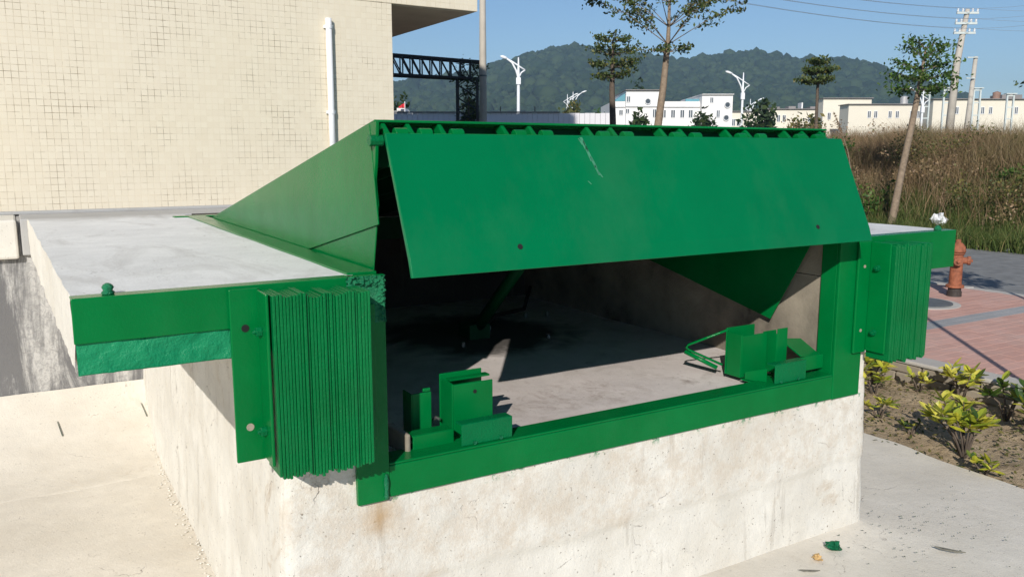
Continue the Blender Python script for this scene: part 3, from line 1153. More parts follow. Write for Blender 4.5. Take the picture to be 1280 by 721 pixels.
PLANTS = [
    (3.44, .24, .28, .20, 130, .10, 'y', 'fullest yellow-leaved shrub near the front edge of the bed'),
    (4.26, 1.40, .24, .15, 48, .095, 'y', 'bright yellow shrub against the kerb nearest the dock corner'),
    (3.98, 1.20, .20, .15, 44, .085, 'y', 'sparse low shrub beside the concrete corner of the dock'),
    (3.62, .90, .13, .13, 34, .070, 'y', 'small yellow-green sprout low by the dock corner'),
    (4.32, .80, .26, .17, 56, .10, 'y', 'yellow-tipped shrub against the kerb behind the fullest shrub'),
    (4.24, .46, .26, .20, 60, .095, 'g', 'dark green shrub in shade near the right picture edge'),
    (4.02, .18, .24, .18, 50, .09, 'g', 'green shrub cut by the right picture edge'),
    (3.27, .03, .08, .09, 26, .065, 'y', 'small yellow-green sprout at the front rim of the bed'),
    (4.32, 1.10, .13, .10, 20, .075, 'y', 'little pale shrub between the two kerbside yellow shrubs'),
    (3.50, .60, .08, .10, 24, .05, 'g', 'flat green weed left of the fullest yellow shrub'),
]
for p_ in PLANTS:
    croton(*p_)

# litter of dry leaves and small grass in the bed
V, Fc = [], []
n = 0
for k in range(2600):
    x, y = rng.uniform(3.22, 4.45), rng.uniform(-.9, 2.6)
    z = bed_z(x, y) + rng.uniform(-.01, .04)
    s_ = rng.uniform(.006, .022)
    a = rng.uniform(0, 6.28)
    c, s2 = math.cos(a) * s_, math.sin(a) * s_
    V += [(x - c, y - s2, z), (x + s2 * .4, y - c * .4, z + rng.uniform(0, .012)), (x + c, y + s2, z + rng.uniform(-.004, .012)), (x - s2 * .4, y + c * .4, z)]
    Fc.append((n, n + 1, n + 2, n + 3))
    n += 4
tag(link('leaf_litter', np_mesh('leaf_litter', V, Fc, MLEAFY)), 'dry leaf litter scattered over the planting bed', 'litter', None, 'stuff')

# ================================================================== HYDRANT, COVER, LITTER
hx, hy, hz = 7.40, 2.775, PZ
hy_t = thing('fire_hydrant', (hx, hy, hz), 'faded orange fire hydrant standing on the pink pavement', 'hydrant')
MB().lathe((hx, hy, hz), [(.070, 0), (.070, .055), (.062, .06), (.062, .095)], 20).build('base', MBLACKPT, hy_t, 0, False)
m = MB().lathe((hx, hy, hz), [(.088, .095), (.088, .118), (.062, .13), (.058, .43), (.070, .44), (.070, .455)], 22)
m.build('barrel', MHYD, hy_t, .003)
m = MB().lathe((hx, hy, hz), [(.074, .457), (.078, .475), (.070, .515), (.046, .55), (.024, .562), (.022, .588), (.012, .592)], 20)
m.build('bonnet', MHYD, hy_t, 0, True)
for d in ((.62, -.78), (-.62, .78), (-.78, -.62)):
    v = Vector((d[0], d[1], 0))
    c = Vector((hx, hy, hz + .375))
    m = MB().tube([c + v * .04, c + v * .095], .036, 14)
    nz = m.build('outlet', MHYD, hy_t, 0, False)
    m = MB().tube([c + v * .0955, c + v * .125], .045, 8).tube([c + v * .1255, c + v * .145], .016, 5)
    m.build('outlet_cap', MHYD, nz)
mc = thing('manhole_cover', (6.72, 2.70, PZ), 'grey round manhole cover in a pale collar on the pavement', 'manhole cover')
MB().lathe((6.72, 2.70, PZ), [(.36, -.005), (.36, .008), (.35, .010)], 28).build('collar', MKERB, mc)
MB().lathe((6.72, 2.70, PZ), [(.29, .011), (.29, .018), (.28, .020)], 28).build('lid', MIRON, mc)


def crumple(name, c, r, mat, label, cat, sz=.6, seed=1, group=None):
    V, Fc = [], []
    nu, nv = 12, 7
    r_ = np.random.default_rng(seed)
    for j in range(nv):
        for i in range(nu):
            a, b = 2 * math.pi * i / nu, -math.pi / 2 + math.pi * j / (nv - 1)
            q = r * (1 + r_.uniform(-.45, .45))
            V.append((math.cos(a) * math.cos(b) * q, math.sin(a) * math.cos(b) * q, (math.sin(b) + .8) * q * sz))
    for j in range(nv - 1):
        for i in range(nu):
            Fc.append((j * nu + i, j * nu + (i + 1) % nu, (j + 1) * nu + (i + 1) % nu, (j + 1) * nu + i))
    o = link(name, np_mesh(name, V, Fc, mat), None, c)
    return tag(o, label, cat, group)


# ================================================================== FOLIAGE BUILDERS
def leaf_quads(C, size, flat=.0, aspect=.5):
    """C (n,3) centres -> vertices and faces of folded leaf-sized faces"""
    n = len(C)
    a = rng.normal(size=(n, 3))
    a[:, 2] *= (1 - flat)
    a /= np.linalg.norm(a, axis=1)[:, None]
    b = rng.normal(size=(n, 3))
    b -= a * (a * b).sum(1)[:, None]
    b /= np.linalg.norm(b, axis=1)[:, None]
    s_ = (size * rng.uniform(.6, 1.3, n))[:, None]
    V = np.stack([C - a * s_, C + b * s_ * aspect, C + a * s_, C - b * s_ * aspect], 1).reshape(-1, 3)
    Fc = np.arange(4 * n).reshape(n, 4)
    return V, Fc


def crown(name, C, size, mat, parent, flat=0, aspect=.5):
    V, Fc = leaf_quads(np.asarray(C), size, flat, aspect)
    return link(name, np_mesh(name, V, Fc, mat), parent)


def clump_points(branches, per, rad, f0=.35):
    pts = []
    for a, b in branches:
        a, b = np.asarray(a), np.asarray(b)
        t = f0 + (1 - f0) * rng.random(per) ** .8
        pts.append(a + (b - a) * t[:, None] + rng.normal(size=(per, 3)) * rad * np.array([1, 1, .6]))
    return np.concatenate(pts)


def street_tree(base, trunk_pts, radii, tiers, leaf, mat, label, per=60, rad=.07, bark=MBARK, cat='tree'):
    """trunk_pts absolute; tiers: (height fraction point, number, length, rise, leafiness)"""
    t = thing('street_tree', base, label, cat)
    m = MB().tube(trunk_pts, radii, 10)
    m.build('trunk', bark, t, 0, True)
    limbs = MB()
    segs = []
    for (p, nb, ln, rise, a0) in tiers:
        for k in range(nb):
            a = a0 + 2 * math.pi * k / nb + random.uniform(-.3, .3)
            L = ln * random.uniform(.75, 1.15)
            d = Vector((math.cos(a), math.sin(a), rise * random.uniform(.7, 1.25)))
            p0 = Vector(p)
            p1 = p0 + d * L * .45 + Vector((0, 0, random.uniform(-.02, .04) * L))
            p2 = p0 + Vector((d.x, d.y, d.z * .85)) * L
            limbs.tube([p0, p1, p2], [radii[-1] * .55, radii[-1] * .34, radii[-1] * .10], 5)
            segs.append((p0, p1, .75))
            segs.append((p1, p2, .0))
            for s_ in range(6):
                f = .3 + .68 * (s_ + random.random() * .7) / 6
                q = p0.lerp(p1, f / .45) if f < .45 else p1.lerp(p2, (f - .45) / .55)
                aa = a + random.choice((-1, 1)) * random.uniform(.5, 1.1)
                e = q + Vector((math.cos(aa), math.sin(aa), random.uniform(-.05, .45))) * L * random.uniform(.18, .42)
                limbs.tube([q, e], [radii[-1] * .16, radii[-1] * .05], 4)
                segs.append((q, e, .1))
    limbs.build('limbs', bark, t, 0, True)
    C = []
    for a, b, f0 in segs:
        L = (Vector(b) - Vector(a)).length
        k = max(3, int(per * L * (1 if f0 < .5 else .2)))
        C.append(clump_points([(tuple(a), tuple(b))], k, rad, f0))
    crown('crown', np.concatenate(C), leaf, mat, t)
    return t


def bush(name, px, py_top, py_base, wpx, dd_, n, leaf, mat, label, group, cat='bush', zground=-1.3):
    u = FU(px, dd_)
    zt = FZ(py_top, dd_)
    rx = wpx / 2 / F * dd_
    c = np.array(HP(u, dd_, 0))
    base = (c[0], c[1], zground)
    t = thing(name, base, label, cat, group)
    hz_ = zt - zground
    m = MB()
    for k in range(3):
        a = k * 2.1
        m.tube([(c[0], c[1], zground), (c[0] + math.cos(a) * rx * .3, c[1] + math.sin(a) * rx * .3, zground + hz_ * .7)], [.07, .02], 5)
    m.build('trunk', MBARKD, t)
    ncl = 16
    cl = []
    for k in range(ncl):
        v = rng.normal(size=3)
        v /= np.linalg.norm(v)
        v *= rng.uniform(.35, .85)
        cl.append(np.array([c[0] + v[0] * rx, c[1] + v[1] * rx, zground + hz_ * (.62 + .34 * v[2])]))
    C = np.concatenate([q + rng.normal(size=(n // ncl, 3)) * np.array([rx * .22, rx * .22, hz_ * .09]) for q in cl])
    C[:, 2] = np.minimum(C[:, 2], zt + rng.normal(size=len(C)) * leaf)
    crown('crown', C, leaf, mat, t)
    return t


def T(px, py, d):
    return Vector(AT(px, py, d))


# --- leaning young tree at the foot of the bank
d_ = 15.6
street_tree(tuple(T(1106, 316, d_)), [T(1106, 316, d_), T(1116, 270, d_), T(1128, 210, d_), T(1140, 155, d_), T(1147, 120, d_), T(1153, 88, d_), T(1157, 62, d_)],
            [.085, .07, .062, .058, .05, .036, .018],
            [(T(1149, 114, d_), 5, .55, .10, .2), (T(1152, 102, d_), 6, .58, .25, .8), (T(1154, 90, d_), 6, .52, .42, .1), (T(1156, 74, d_), 5, .42, .6, .5), (T(1157, 62, d_), 4, .28, .8, .2)],
            .042, MLEAFB, 'leaning young tree with bare pale trunk before the dry grass bank', 62, .085)
# --- tall spreading tree
d_ = 16.0
street_tree(tuple(T(806, 293, d_)), [T(806, 293, d_), T(822, 160, d_), T(829, 110, d_), T(833, 70, d_), T(835, 55, d_), T(836, 30, d_), T(838, -30, d_)],
            [.10, .076, .066, .056, .046, .034, .018],
            [(T(834, 66, d_), 5, .55, .22, 2.3), (T(835, 56, d_), 6, 1.75, .66, .1), (T(836, 34, d_), 6, 1.5, .70, .5), (T(837, 4, d_), 6, 1.2, .5, .2), (T(838, -25, d_), 5, .8, .5, .4)],
            .040, MLEAF, 'tall spreading tree with layered twigs reaching past the top edge', 50, .05)
# --- smaller tree left of it
d_ = 26.0
street_tree(tuple(T(768, 258, d_)), [T(768, 258, d_), T(766, 150, d_), T(765, 110, d_), T(766, 80, d_), T(766, 50, d_)],
            [.11, .10, .085, .06, .025],
            [(T(765, 100, d_), 6, .55, .45, .2), (T(766, 86, d_), 6, .80, .30, .8), (T(766, 70, d_), 6, .78, .35, .1), (T(766, 54, d_), 5, .60, .4, .5)],
            .060, MLEAF, 'slender tree with tiered dark crown left of the tall spreading tree', 46, .09, MBARKD)
# --- small round-headed tree right of the lamp
d_ = 30.0
street_tree(tuple(T(1018, 246, d_)), [T(1018, 246, d_), T(1020, 160, d_), T(1022, 110, d_), T(1024, 80, d_)],
            [.075, .06, .05, .02],
            [(T(1022, 104, d_), 6, .55, .3, .2), (T(1023, 94, d_), 6, .55, .4, .8), (T(1024, 82, d_), 5, .38, .6, .3)],
            .070, MLEAF, 'thin tree with small tufted crown before the cream workshops', 75, .09, MBARKD)
# --- two young trees standing off to the right whose shadows cross the paving
for (x, y, z, lab, hs) in ((3.55, -.62, GZ, 'young tree standing just beyond the right picture edge', (0, 1.2, 2.4, 3.1, 3.6)),
                           (6.25, .50, PZ, 'young pavement tree beyond the right picture edge', (0, .8, 1.5, 2.0, 2.4))):
    b = Vector((x, y, z))
    pts = [b + Vector((0, 0, h)) for h in hs]
    street_tree(tuple(b), pts, [.028, .024, .022, .018, .01],
                [(pts[3], 6, .42, .3, .1), (pts[4], 5, .36, .4, .5)], .05, MLEAFB, lab, 60, .05)
# twig of a further tree entering at the right edge
d_ = 24.0
street_tree(tuple(T(1318, 250, d_)), [T(1318, 250, d_), T(1320, 160, d_), T(1322, 100, d_), T(1322, 80, d_)], [.10, .08, .06, .02],
            [(T(1321, 110, d_), 6, .85, .25, .2), (T(1322, 98, d_), 6, .8, .3, .7)], .06, MLEAF, 'tree whose twig tips enter at the right picture edge', 40, .08, MBARKD)

# --- bushes in front of the far buildings
BUSH = [
    ('round_bush', 798, 138, 32, 60, 700, .22, MLEAFD, 'small round green bush left of the tall tree trunk'),
    ('round_bush', 880, 138, 42, 64, 900, .22, MLEAFD, 'ragged green bush before the right end of the white building'),
    ('round_bush', 952, 124, 46, 66, 1200, .24, MLEAFD, 'tall dark bush before the gap between white and cream buildings'),
    ('round_bush', 1004, 140, 46, 58, 900, .20, MLEAFY, 'olive brown bush left of the thin tufted tree'),
    ('round_bush', 716, 124, 32, 90, 700, .28, MLEAFY, 'yellowish tree top above the long pale wall'),
    ('round_bush', 752, 132, 22, 92, 400, .26, MLEAFB, 'small bright green bush at the end of the pale wall'),
    ('round_bush', 588, 112, 30, 56, 900, .18, MLEAFY, 'light green tree behind the lattice column'),
    ('round_bush', 500, 112, 26, 95, 500, .30, MLEAFD, 'dark tree top beside the tiled wall corner'),
    ('palm_like_tree', 797, 96, 34, 150, 700, .45, MLEAFD, 'bushy tree top rising behind the white building'),
]
for (nm, px, pyt, wpx, d2, n, lf, mt, lab) in BUSH:
    bush(nm, px, pyt, 0, wpx, d2, n, lf, mt, lab, 'trees and bushes in the distance', 'tree' if 'tree' in lab.split(' ')[:6] else 'bush')

# --- grass on the bank
def blades(name, n, x0, x1, y0, y1, h0, h1, wd, mat, zf, keep=None, lean=.35):
    x, y = rng.uniform(x0, x1, n), rng.uniform(y0, y1, n)
    if keep is not None:
        k = keep(x, y)
        x, y = x[k], y[k]
    n = len(x)
    z = zf(x, y) - .02
    hmod = .55 + .9 * vnoise(x, y, 17, 3, .9)
    h = rng.uniform(h0, h1, n) * hmod
    a = rng.uniform(0, 6.283, n)
    lx, ly = rng.normal(size=n) * lean * h, rng.normal(size=n) * lean * h
    ca, sa = np.cos(a) * wd, np.sin(a) * wd
    V = np.stack([np.stack([x - ca, y - sa, z], 1), np.stack([x + ca, y + sa, z], 1),
                  np.stack([x + lx * .3 + ca * .7, y + ly * .3 + sa * .7, z + h * .55], 1), np.stack([x + lx * .3 - ca * .7, y + ly * .3 - sa * .7, z + h * .55], 1), np.stack([x + lx, y + ly, z + h], 1)], 1).reshape(-1, 3)
    q = np.arange(n)[:, None] * 5
    Fc = np.concatenate([q + np.array([0, 1, 2]), q + np.array([0, 2, 3]), q + np.array([3, 2, 4])])
    return link(name, np_mesh(name, V, Fc, mat))


o = blades('dry_grass', 240000, 13.2, 21, -2, 17, .25, .95, .0045, MDRY, bank_z, lambda x, y: rng.random(len(x)) < np.clip((x - 13.6) / 3.2, .05, 1))
tag(o, 'tall dry brown grass covering the bank beyond the road', 'grass', None, 'stuff')
o = blades('green_grass', 110000, 12.35, 17.0, -2, 17, .12, .48, .007, MGRASS, bank_z, lambda x, y: rng.random(len(x)) < np.clip(1.2 - (x - 12.6) / 4.0, .10, 1), .4)
tag(o, 'short green grass along the foot of the bank', 'grass', None, 'stuff')
WEED = [(13.9, 8.9, 1.15, .75, 'leafy green weed bush behind the lip corner on the bank'), (14.6, 4.2, .9, .6, 'bright green weed bush at the right edge of the bank'),
        (15.2, 6.6, .9, .5, 'low green weed bush right of the leaning trunk'), (15.9, 11.0, .9, .7, 'green weed bush high on the bank near the lip')]
for (x, y, r, h, lab) in WEED:
    z = float(bank_z(np.array([x]), np.array([y]))[0])
    t = thing('weed_bush', (x, y, z), lab, 'bush', 'weed bushes on the bank')
    MB().tube([(x, y, z - .05), (x + .05, y, z + h * .7)], [.03, .01], 5).build('stem', MBARKD, t)
    C = np.concatenate([np.array([x, y, z + h * .5]) + rng.normal(size=3) * np.array([r * .35, r * .35, h * .25]) + rng.normal(size=(70, 3)) * np.array([r * .16, r * .16, h * .14]) for _ in range(12)])
    crown('crown', C, .05, MLEAFB, t)
BR = [(14.9, 3.2), (15.6, 5.2), (16.4, 7.7), (16.9, 9.6), (17.3, 11.8), (16.2, 4.0), (17.6, 6.2), (16.0, 9.0), (17.0, 2.6), (18.2, 8.6), (18.6, 4.6), (17.9, 13.6), (14.2, 6.1), (14.5, 9.6), (15.0, 11.9), (14.0, 4.6), (15.1, 7.9), (18.9, 10.8), (19.0, 6.6), (18.4, 2.4)]
for k, (x, y) in enumerate(BR):
    z = float(bank_z(np.array([x]), np.array([y]))[0])
    r, h = random.uniform(.6, 1.1), random.uniform(.5, .85)
    t = thing('withered_bush', (x, y, z), 'withered brown bush among the dry grass on the bank', 'bush', 'withered bushes on the bank')
    MB().tube([(x, y, z - .05), (x + .05, y, z + h * .7)], [.03, .01], 5).build('stem', MBARKD, t)
    C = np.concatenate([np.array([x, y, z + h * .6]) + rng.normal(size=3) * np.array([r * .40, r * .40, h * .26]) + rng.normal(size=(75, 3)) * np.array([r * .15, r * .15, h * .13]) for _ in range(20)])
    crown('crown', C, .030, (MDRY, MDRY, MLEAFY, MDRY, MDRY)[k % 5], t)
# feathery plume beside the deck corner
t = thing('reed_plume', (12.9, 12.1, -1.2), 'single feathery reed plume rising behind the right deck corner', 'reed')
d_ = 17.5
stem = [T(1068, 240, d_), T(1060, 190, d_), T(1050, 158, d_), T(1043, 142, d_)]
MB().tube(stem, [.012, .010, .008, .004], 5).build('stem', MBARK, t)
C = np.concatenate([np.array(stem[1].lerp(stem[3], f)) + rng.normal(size=(14, 3)) * .035 * (1.15 - f) for f in np.linspace(.2, 1, 12)])
crown('plume', C, .035, MDRY, t, 0, .2)

for q_ in np.arange(13.0, 20, .1):
    dv_ = FW + RT * (1173 - 640) / F - UP * (276 - 360.5) / F
    bp_ = CAM + dv_ * (q_ - CX) / dv_[0]
    if bp_[2] < float(bank_z(np.array([bp_[0]]), np.array([bp_[1]]))[0]) + .22:
        break
crumple('plastic_bag', tuple(bp_ - np.array([.15, .1, .05])), .115, MBAG, 'crumpled white plastic bag lying in the grass at the road edge', 'plastic bag', .75, 3)
for (x, y, s_) in ((12.55, 5.05, .06), (12.6, 5.6, .05)):
    crumple('litter_scrap', (x, y, -1.20), s_, MBAG, 'small white scrap of litter along the far road edge', 'litter', .4, int(y * 10), 'litter along the road edge')

# crumbs, stick and paint flakes on the yard
V, Fc = [], []
n = 0
for k in range(130):
    x = rng.normal(2.35, .28)
    y = rng.normal(-.22, .22)
    if x < 2.22 and y > -.03:
        continue
    z = GZ + .012
    s_ = rng.uniform(.002, .0055)
    a = rng.uniform(0, 6.28)
    q = [(math.cos(a + i * 1.57) * s_ * (1, .6, 1.1, .5)[i], math.sin(a + i * 1.57) * s_ * (1, .6, 1.1, .5)[i]) for i in range(4)]
    V += [(x + u_, y + v_, z) for u_, v_ in q] + [(x + u_ * .6, y + v_ * .6, z + s_ * .5) for u_, v_ in q]
    Fc += [(n + 4, n + 5, n + 6, n + 7)] + [(n + i, n + (i + 1) % 4, n + 4 + (i + 1) % 4, n + 4 + i) for i in range(4)]
    n += 8
tag(link('crumbs', np_mesh('crumbs', V, Fc, MDEBRIS)), 'dark paint crumbs and grit on the yard by the dock corner', 'debris', None, 'stuff')


V, Fc = [], []
n = 0
for k in range(190):
    y = .2 + 2.5 * rng.random() ** .8
    x = -.350 - abs(rng.normal(0, .022))
    z = GZ + .006 + (.305 * max(0, (y - 2.10) / .88) ** 2.6)
    s_ = rng.uniform(.002, .007)
    q = rng.normal(size=(6, 3)) * .25 + np.array([(1, 0, 0), (0, 1, 0), (-1, 0, 0), (0, -1, 0), (0, 0, 1), (0, 0, -1)])
    V += [tuple(np.array([x, y, z]) + p_ * s_ * np.array([1, 1, .6])) for p_ in q]
    Fc += [(n + i, n + (i + 1) % 4, n + 4) for i in range(4)] + [(n + (i + 1) % 4, n + i, n + 5) for i in range(4)]
    n += 6
tag(link('mortar_crumbs', np_mesh('mortar_crumbs', V, Fc, MSIDE)), 'pale mortar crumbs along the foot of the dock', 'debris', None, 'stuff')


def flake(name, x, y, L, wd, a, mat, label, cat, lift=.006):
    z = GZ + .012
    c, s_ = math.cos(a), math.sin(a)
    pts = [(-L, 0), (-L * .5, wd), (L * .4, wd * .8), (L, .1 * wd), (L * .4, -wd * .8), (-L * .5, -wd)]
    m = MB()
    m.prism([(x + c * p - s_ * q, y + s_ * p + c * q, z + lift * (abs(p) / L)) for p, q in pts], (0, 0, .004))
    return tag(m.build(name, mat), label, cat)


def on_yard(px, py):
    d = FW + RT * (px - 640) / F - UP * (py - 360.5) / F
    t_ = (GZ - CZ) / d[2]
    return (CAM + d * t_)[:2]


x, y = on_yard(1187, 692)
flake('wood_splinter', x, y, .058, .009, -1.05, MSTICK, 'grey pointed splinter lying on the yard', 'splinter')
x, y = on_yard(1012, 718)
flake('wood_splinter', x, y, .04, .006, -.6, MSTICK, 'short dark splinter at the bottom edge of the picture', 'splinter')
x, y = on_yard(1042, 687)
crumple('paint_lump', (x, y + .0, GZ + .008), .034, MWELD, 'lump of green paint residue at the foot of the dock corner', 'paint lump', .4, 9)
x, y = on_yard(1022, 700)
crumple('ochre_lump', (x, y, GZ + .006), .022, plain('ochre_residue', (.50, .33, .14), .9, .2, 30), 'small ochre lump beside the green paint residue', 'debris', .35, 11)

# ================================================================== FAR PLACE
def win(parent, u0, u1, z0, z1, d0, fr=.07, cross=True):
    m = MB()
    m.hbox(u0 - fr, u1 + fr, d0 - .06, d0 - .004, z0 - fr, z0)
    m.hbox(u0 - fr, u1 + fr, d0 - .06, d0 - .004, z1, z1 + fr)
    m.hbox(u0 - fr, u0, d0 - .06, d0 - .004, z0, z1)
    m.hbox(u1, u1 + fr, d0 - .06, d0 - .004, z0, z1)
    if cross:
        um = (u0 + u1) / 2
        m.hbox(um - .04, um + .04, d0 - .055, d0 - .004, z0, z1)
    o = m.build('window', MFRAMEF, parent)
    MB().hbox(u0, u1, d0 - .03, d0 - .002, z0, z1).build('pane', MGLASSF, o)
    return o


# --- white office building
D = 110.0
wb = thing('white_building', HP(FU(840, D), D, -1.3), 'white office building with round ornaments behind the tall tree', 'building')
Z0 = -1.3
U = lambda px: FU(px, D)
ZY = lambda py: FZ(py, D)
MB().hbox(U(765), U(875), D, D + 14, Z0, ZY(127)).build('main_wall', MWB, wb)
MB().hbox(U(781), U(826), D - .8, D + 11, Z0, ZY(114)).build('left_block', MWB, wb)
MB().hbox(U(874.2), U(912), D - 1.2, D + 12, Z0, ZY(119.5)).build('right_block', MWB, wb)
MB().hbox(U(780), U(827), D - 1.1, D + 11.3, ZY(114) + .01, ZY(112.8)).build('parapet', MROOF, wb)
MB().hbox(U(873.5), U(912.7), D - 1.5, D + 12.3, ZY(119.5) + .01, ZY(118.6)).build('parapet', MWB, wb)
for py in (133.5,):
    MB().hbox(U(765), U(781) - .01, D - .2, D - .01, ZY(py + .6), ZY(py - .4)).hbox(U(826) + .01, U(874) - .01, D - .2, D - .01, ZY(py + .6), ZY(py - .4)).build('string_course', MFRAMEF, wb)
    MB().hbox(U(781), U(826), D - 1.0, D - .81, ZY(py + .6), ZY(py - .4)).build('string_course', MFRAMEF, wb)
m = MB()
m.prism([HP(U(767), D, ZY(126.8)), HP(U(780.8), D, ZY(126.8)), HP(U(780.8), D, ZY(117))], tuple(HF * 6))
m.build('glass_lean_to', MTEAL, wb)
MB().hbox(U(857), U(874), D + .4, D + .6, ZY(126.9), ZY(123.6)).build('roof_rail', MTEAL, wb)
for px in (829.5, 841, 852.5, 863):
    win(wb, U(px - 2.2), U(px + 2.2), ZY(147), ZY(138), D)
for px in (776,):
    win(wb, U(px - 2), U(px + 2), ZY(144), ZY(138), D)
for px, a, b in ((816.5, 147, 137.5), (784, 128, 121.5), (783, 142, 137)):
    win(wb, U(px - 1.8), U(px + 1.8), ZY(a), ZY(b), D - .8)
for px, a, b in ((886, 129, 123), (894.5, 147, 139)):
    win(wb, U(px - 1.7), U(px + 1.7), ZY(a), ZY(b), D - 1.2)
for px, py, d0 in ((808, 127.5, D - .8), (905.5, 132, D - 1.2), (904.5, 148, D - 1.2)):
    c = Vector(HP(U(px), d0, ZY(py)))
    q = Vector(tuple(HF))
    mm = MB().tube([c - q * .12, c - q * .01], .30, 18)
    oo = mm.build('round_window', MGLASSF, wb)
    m = MB()
    for k in range(18):
        a0, a1 = 2 * math.pi * k / 18, 2 * math.pi * (k + 1) / 18
        rt = Vector(tuple(RT))
        m.tube([c - q * .1 + rt * .36 * math.cos(a0) + Vector((0, 0, .36 * math.sin(a0))), c - q * .1 + rt * .36 * math.cos(a1) + Vector((0, 0, .36 * math.sin(a1)))], .07, 5)
    m.build('round_frame', MFRAMEF, oo)

# --- long low wall of pale sheets
D = 60.0
lw = thing('sheet_wall', HP(FU(690, D), D, -1.3), 'long pale lilac sheet wall left of the white building, half in shade', 'wall')
u0, u1 = FU(470, D), FU(770, D)
zt = FZ(141.5, D)
base = None
npan = 46
wd = (u1 - u0) / npan
for k in range(npan):
    m = MB().hbox(u0 + k * wd + .01, u0 + (k + 1) * wd - .01, D, D + .10 + .03 * (k % 2), -1.3, zt - (.02 if k % 3 == 0 else 0))
    m.build('wall_panel', MLILAC, lw)
MB().hbox(u0, u1, D + .14, D + 8, -1.3, zt - .12).build('wall_core', MLILAC, lw)
MB().hbox(u0, FU(700, D), D - .1, D + .2, zt + .01, zt + .10).build('wall_cap', MROOF, lw)
for px in (625, 668, 606):
    MB().hbox(FU(px, D), FU(px, D) + .06, D - .04, D + .02, zt + .1, zt + .45).build('cap_post', MTRUSS, lw)

# --- cream workshops running off to the right
def workshop(px0, px1, d0, py0, label, wins, win_y, extra=None, mat=MCREAM):
    t = thing('cream_workshop', HP(FU((px0 + px1) / 2, d0), d0, -1.3), label, 'building', 'cream workshops beyond the bank')
    MB().hbox(FU(px0, d0), FU(px1, d0), d0, d0 + 3.5, -1.3, FZ(py0, d0)).build('wall', mat, t)
    MB().hbox(FU(px0, d0) - .2, FU(px1, d0) + .2, d0 - .35, d0 + 3.7, FZ(py0, d0) + .01, FZ(py0 - 1.0, d0)).build('roof_edge', MROOF, t)
    for px in wins:
        win(t, FU(px - 1.7, d0), FU(px + 1.7, d0), FZ(win_y + 4.2, d0), FZ(win_y - 3.6, d0), d0, .08)
    return t


w1 = workshop(911, 942, 140, 140, 'small cream workshop next to the white building', (917, 923), 153)
w2 = workshop(940, 1030, 150, 137, 'cream workshop with cluttered roof behind the olive bush', (973, 980, 1012), 148)
for (px, a, b) in ((965, 137, 133.6), (985, 136.5, 133), (1001, 136.5, 128.5), (1012, 136.5, 133.4)):
    MB().hbox(FU(px, 152), FU(px + (1.6 if b < 130 else 9), 152), 152, 154, FZ(a, 152), FZ(b, 152)).build('roof_box', MROOF if b > 130 else MWB, w2)
w3 = workshop(1028, 1088, 138, 123.5, 'taller cream block with blank upper storey', (1036, 1062, 1070), 145)
w4 = workshop(1060, 1172, 128, 131, 'long cream workshop behind the leaning tree', (1086, 1094, 1112, 1121, 1139, 1148, 1160), 143)
w5 = workshop(1165, 1330, 116, 124.5, 'long cream workshop at the right edge with tanks on its roof', (1195, 1227, 1237, 1269, 1290), 138)
for (px, pw, a, b, mt, par, d0) in ((1128.5, 9, 130, 120, MTANK, w4, 131), (1243, 9, 124, 114.5, MTANKB, w5, 119), (1262, 8, 124, 116.5, MTANK, w5, 119)):
    c = HP(FU(px, d0), d0, FZ(a, d0))
    MB().lathe(c, [(pw / 2 / F * d0, 0), (pw / 2 / F * d0, FZ(b, d0) - FZ(a, d0) - .15), (.1, FZ(b, d0) - FZ(a, d0))], 16).build('roof_tank', mt, par)
MB().hbox(FU(1250, 118), FU(1275, 118), 118, 121, FZ(124.3, 118), FZ(118.5, 118)).build('roof_box', MROOF, w5)
# steel towers against the workshop wall
for (px, top, d0, lab) in ((1156, 117, 108, 'pale steel frame tower just right of the leaning tree'), (1182, 111, 104, 'pale steel frame tower left of the power pole'),
                           (1219, 111, 104, 'pale steel frame tower right of the second pole'), (1261, 118, 106, 'pale steel frame tower near the right edge')):
    t = thing('steel_tower', HP(FU(px, d0), d0, -1.3), lab, 'tower', 'steel frame towers')
    uu = FU(px, d0)
    zt = FZ(top, d0)
    for s_ in (-.40, .40):
        MB().hbox(uu + s_ - .09, uu + s_ + .09, d0, d0 + .2, -1.3, zt).build('leg', MBLUEG, t)
    for k in range(6):
        z_ = -1 + (zt + 1) * (k + 1) / 6
        MB().hbox(uu - .30, uu + .30, d0 + .02, d0 + .18, z_ - .25, z_ - .12).build('rung', MBLUEG, t)
    MB().hbox(uu - .65, uu + .65, d0 - .2, d0 + .5, zt + .005, zt + .12).build('head_plate', MBLUEG, t)

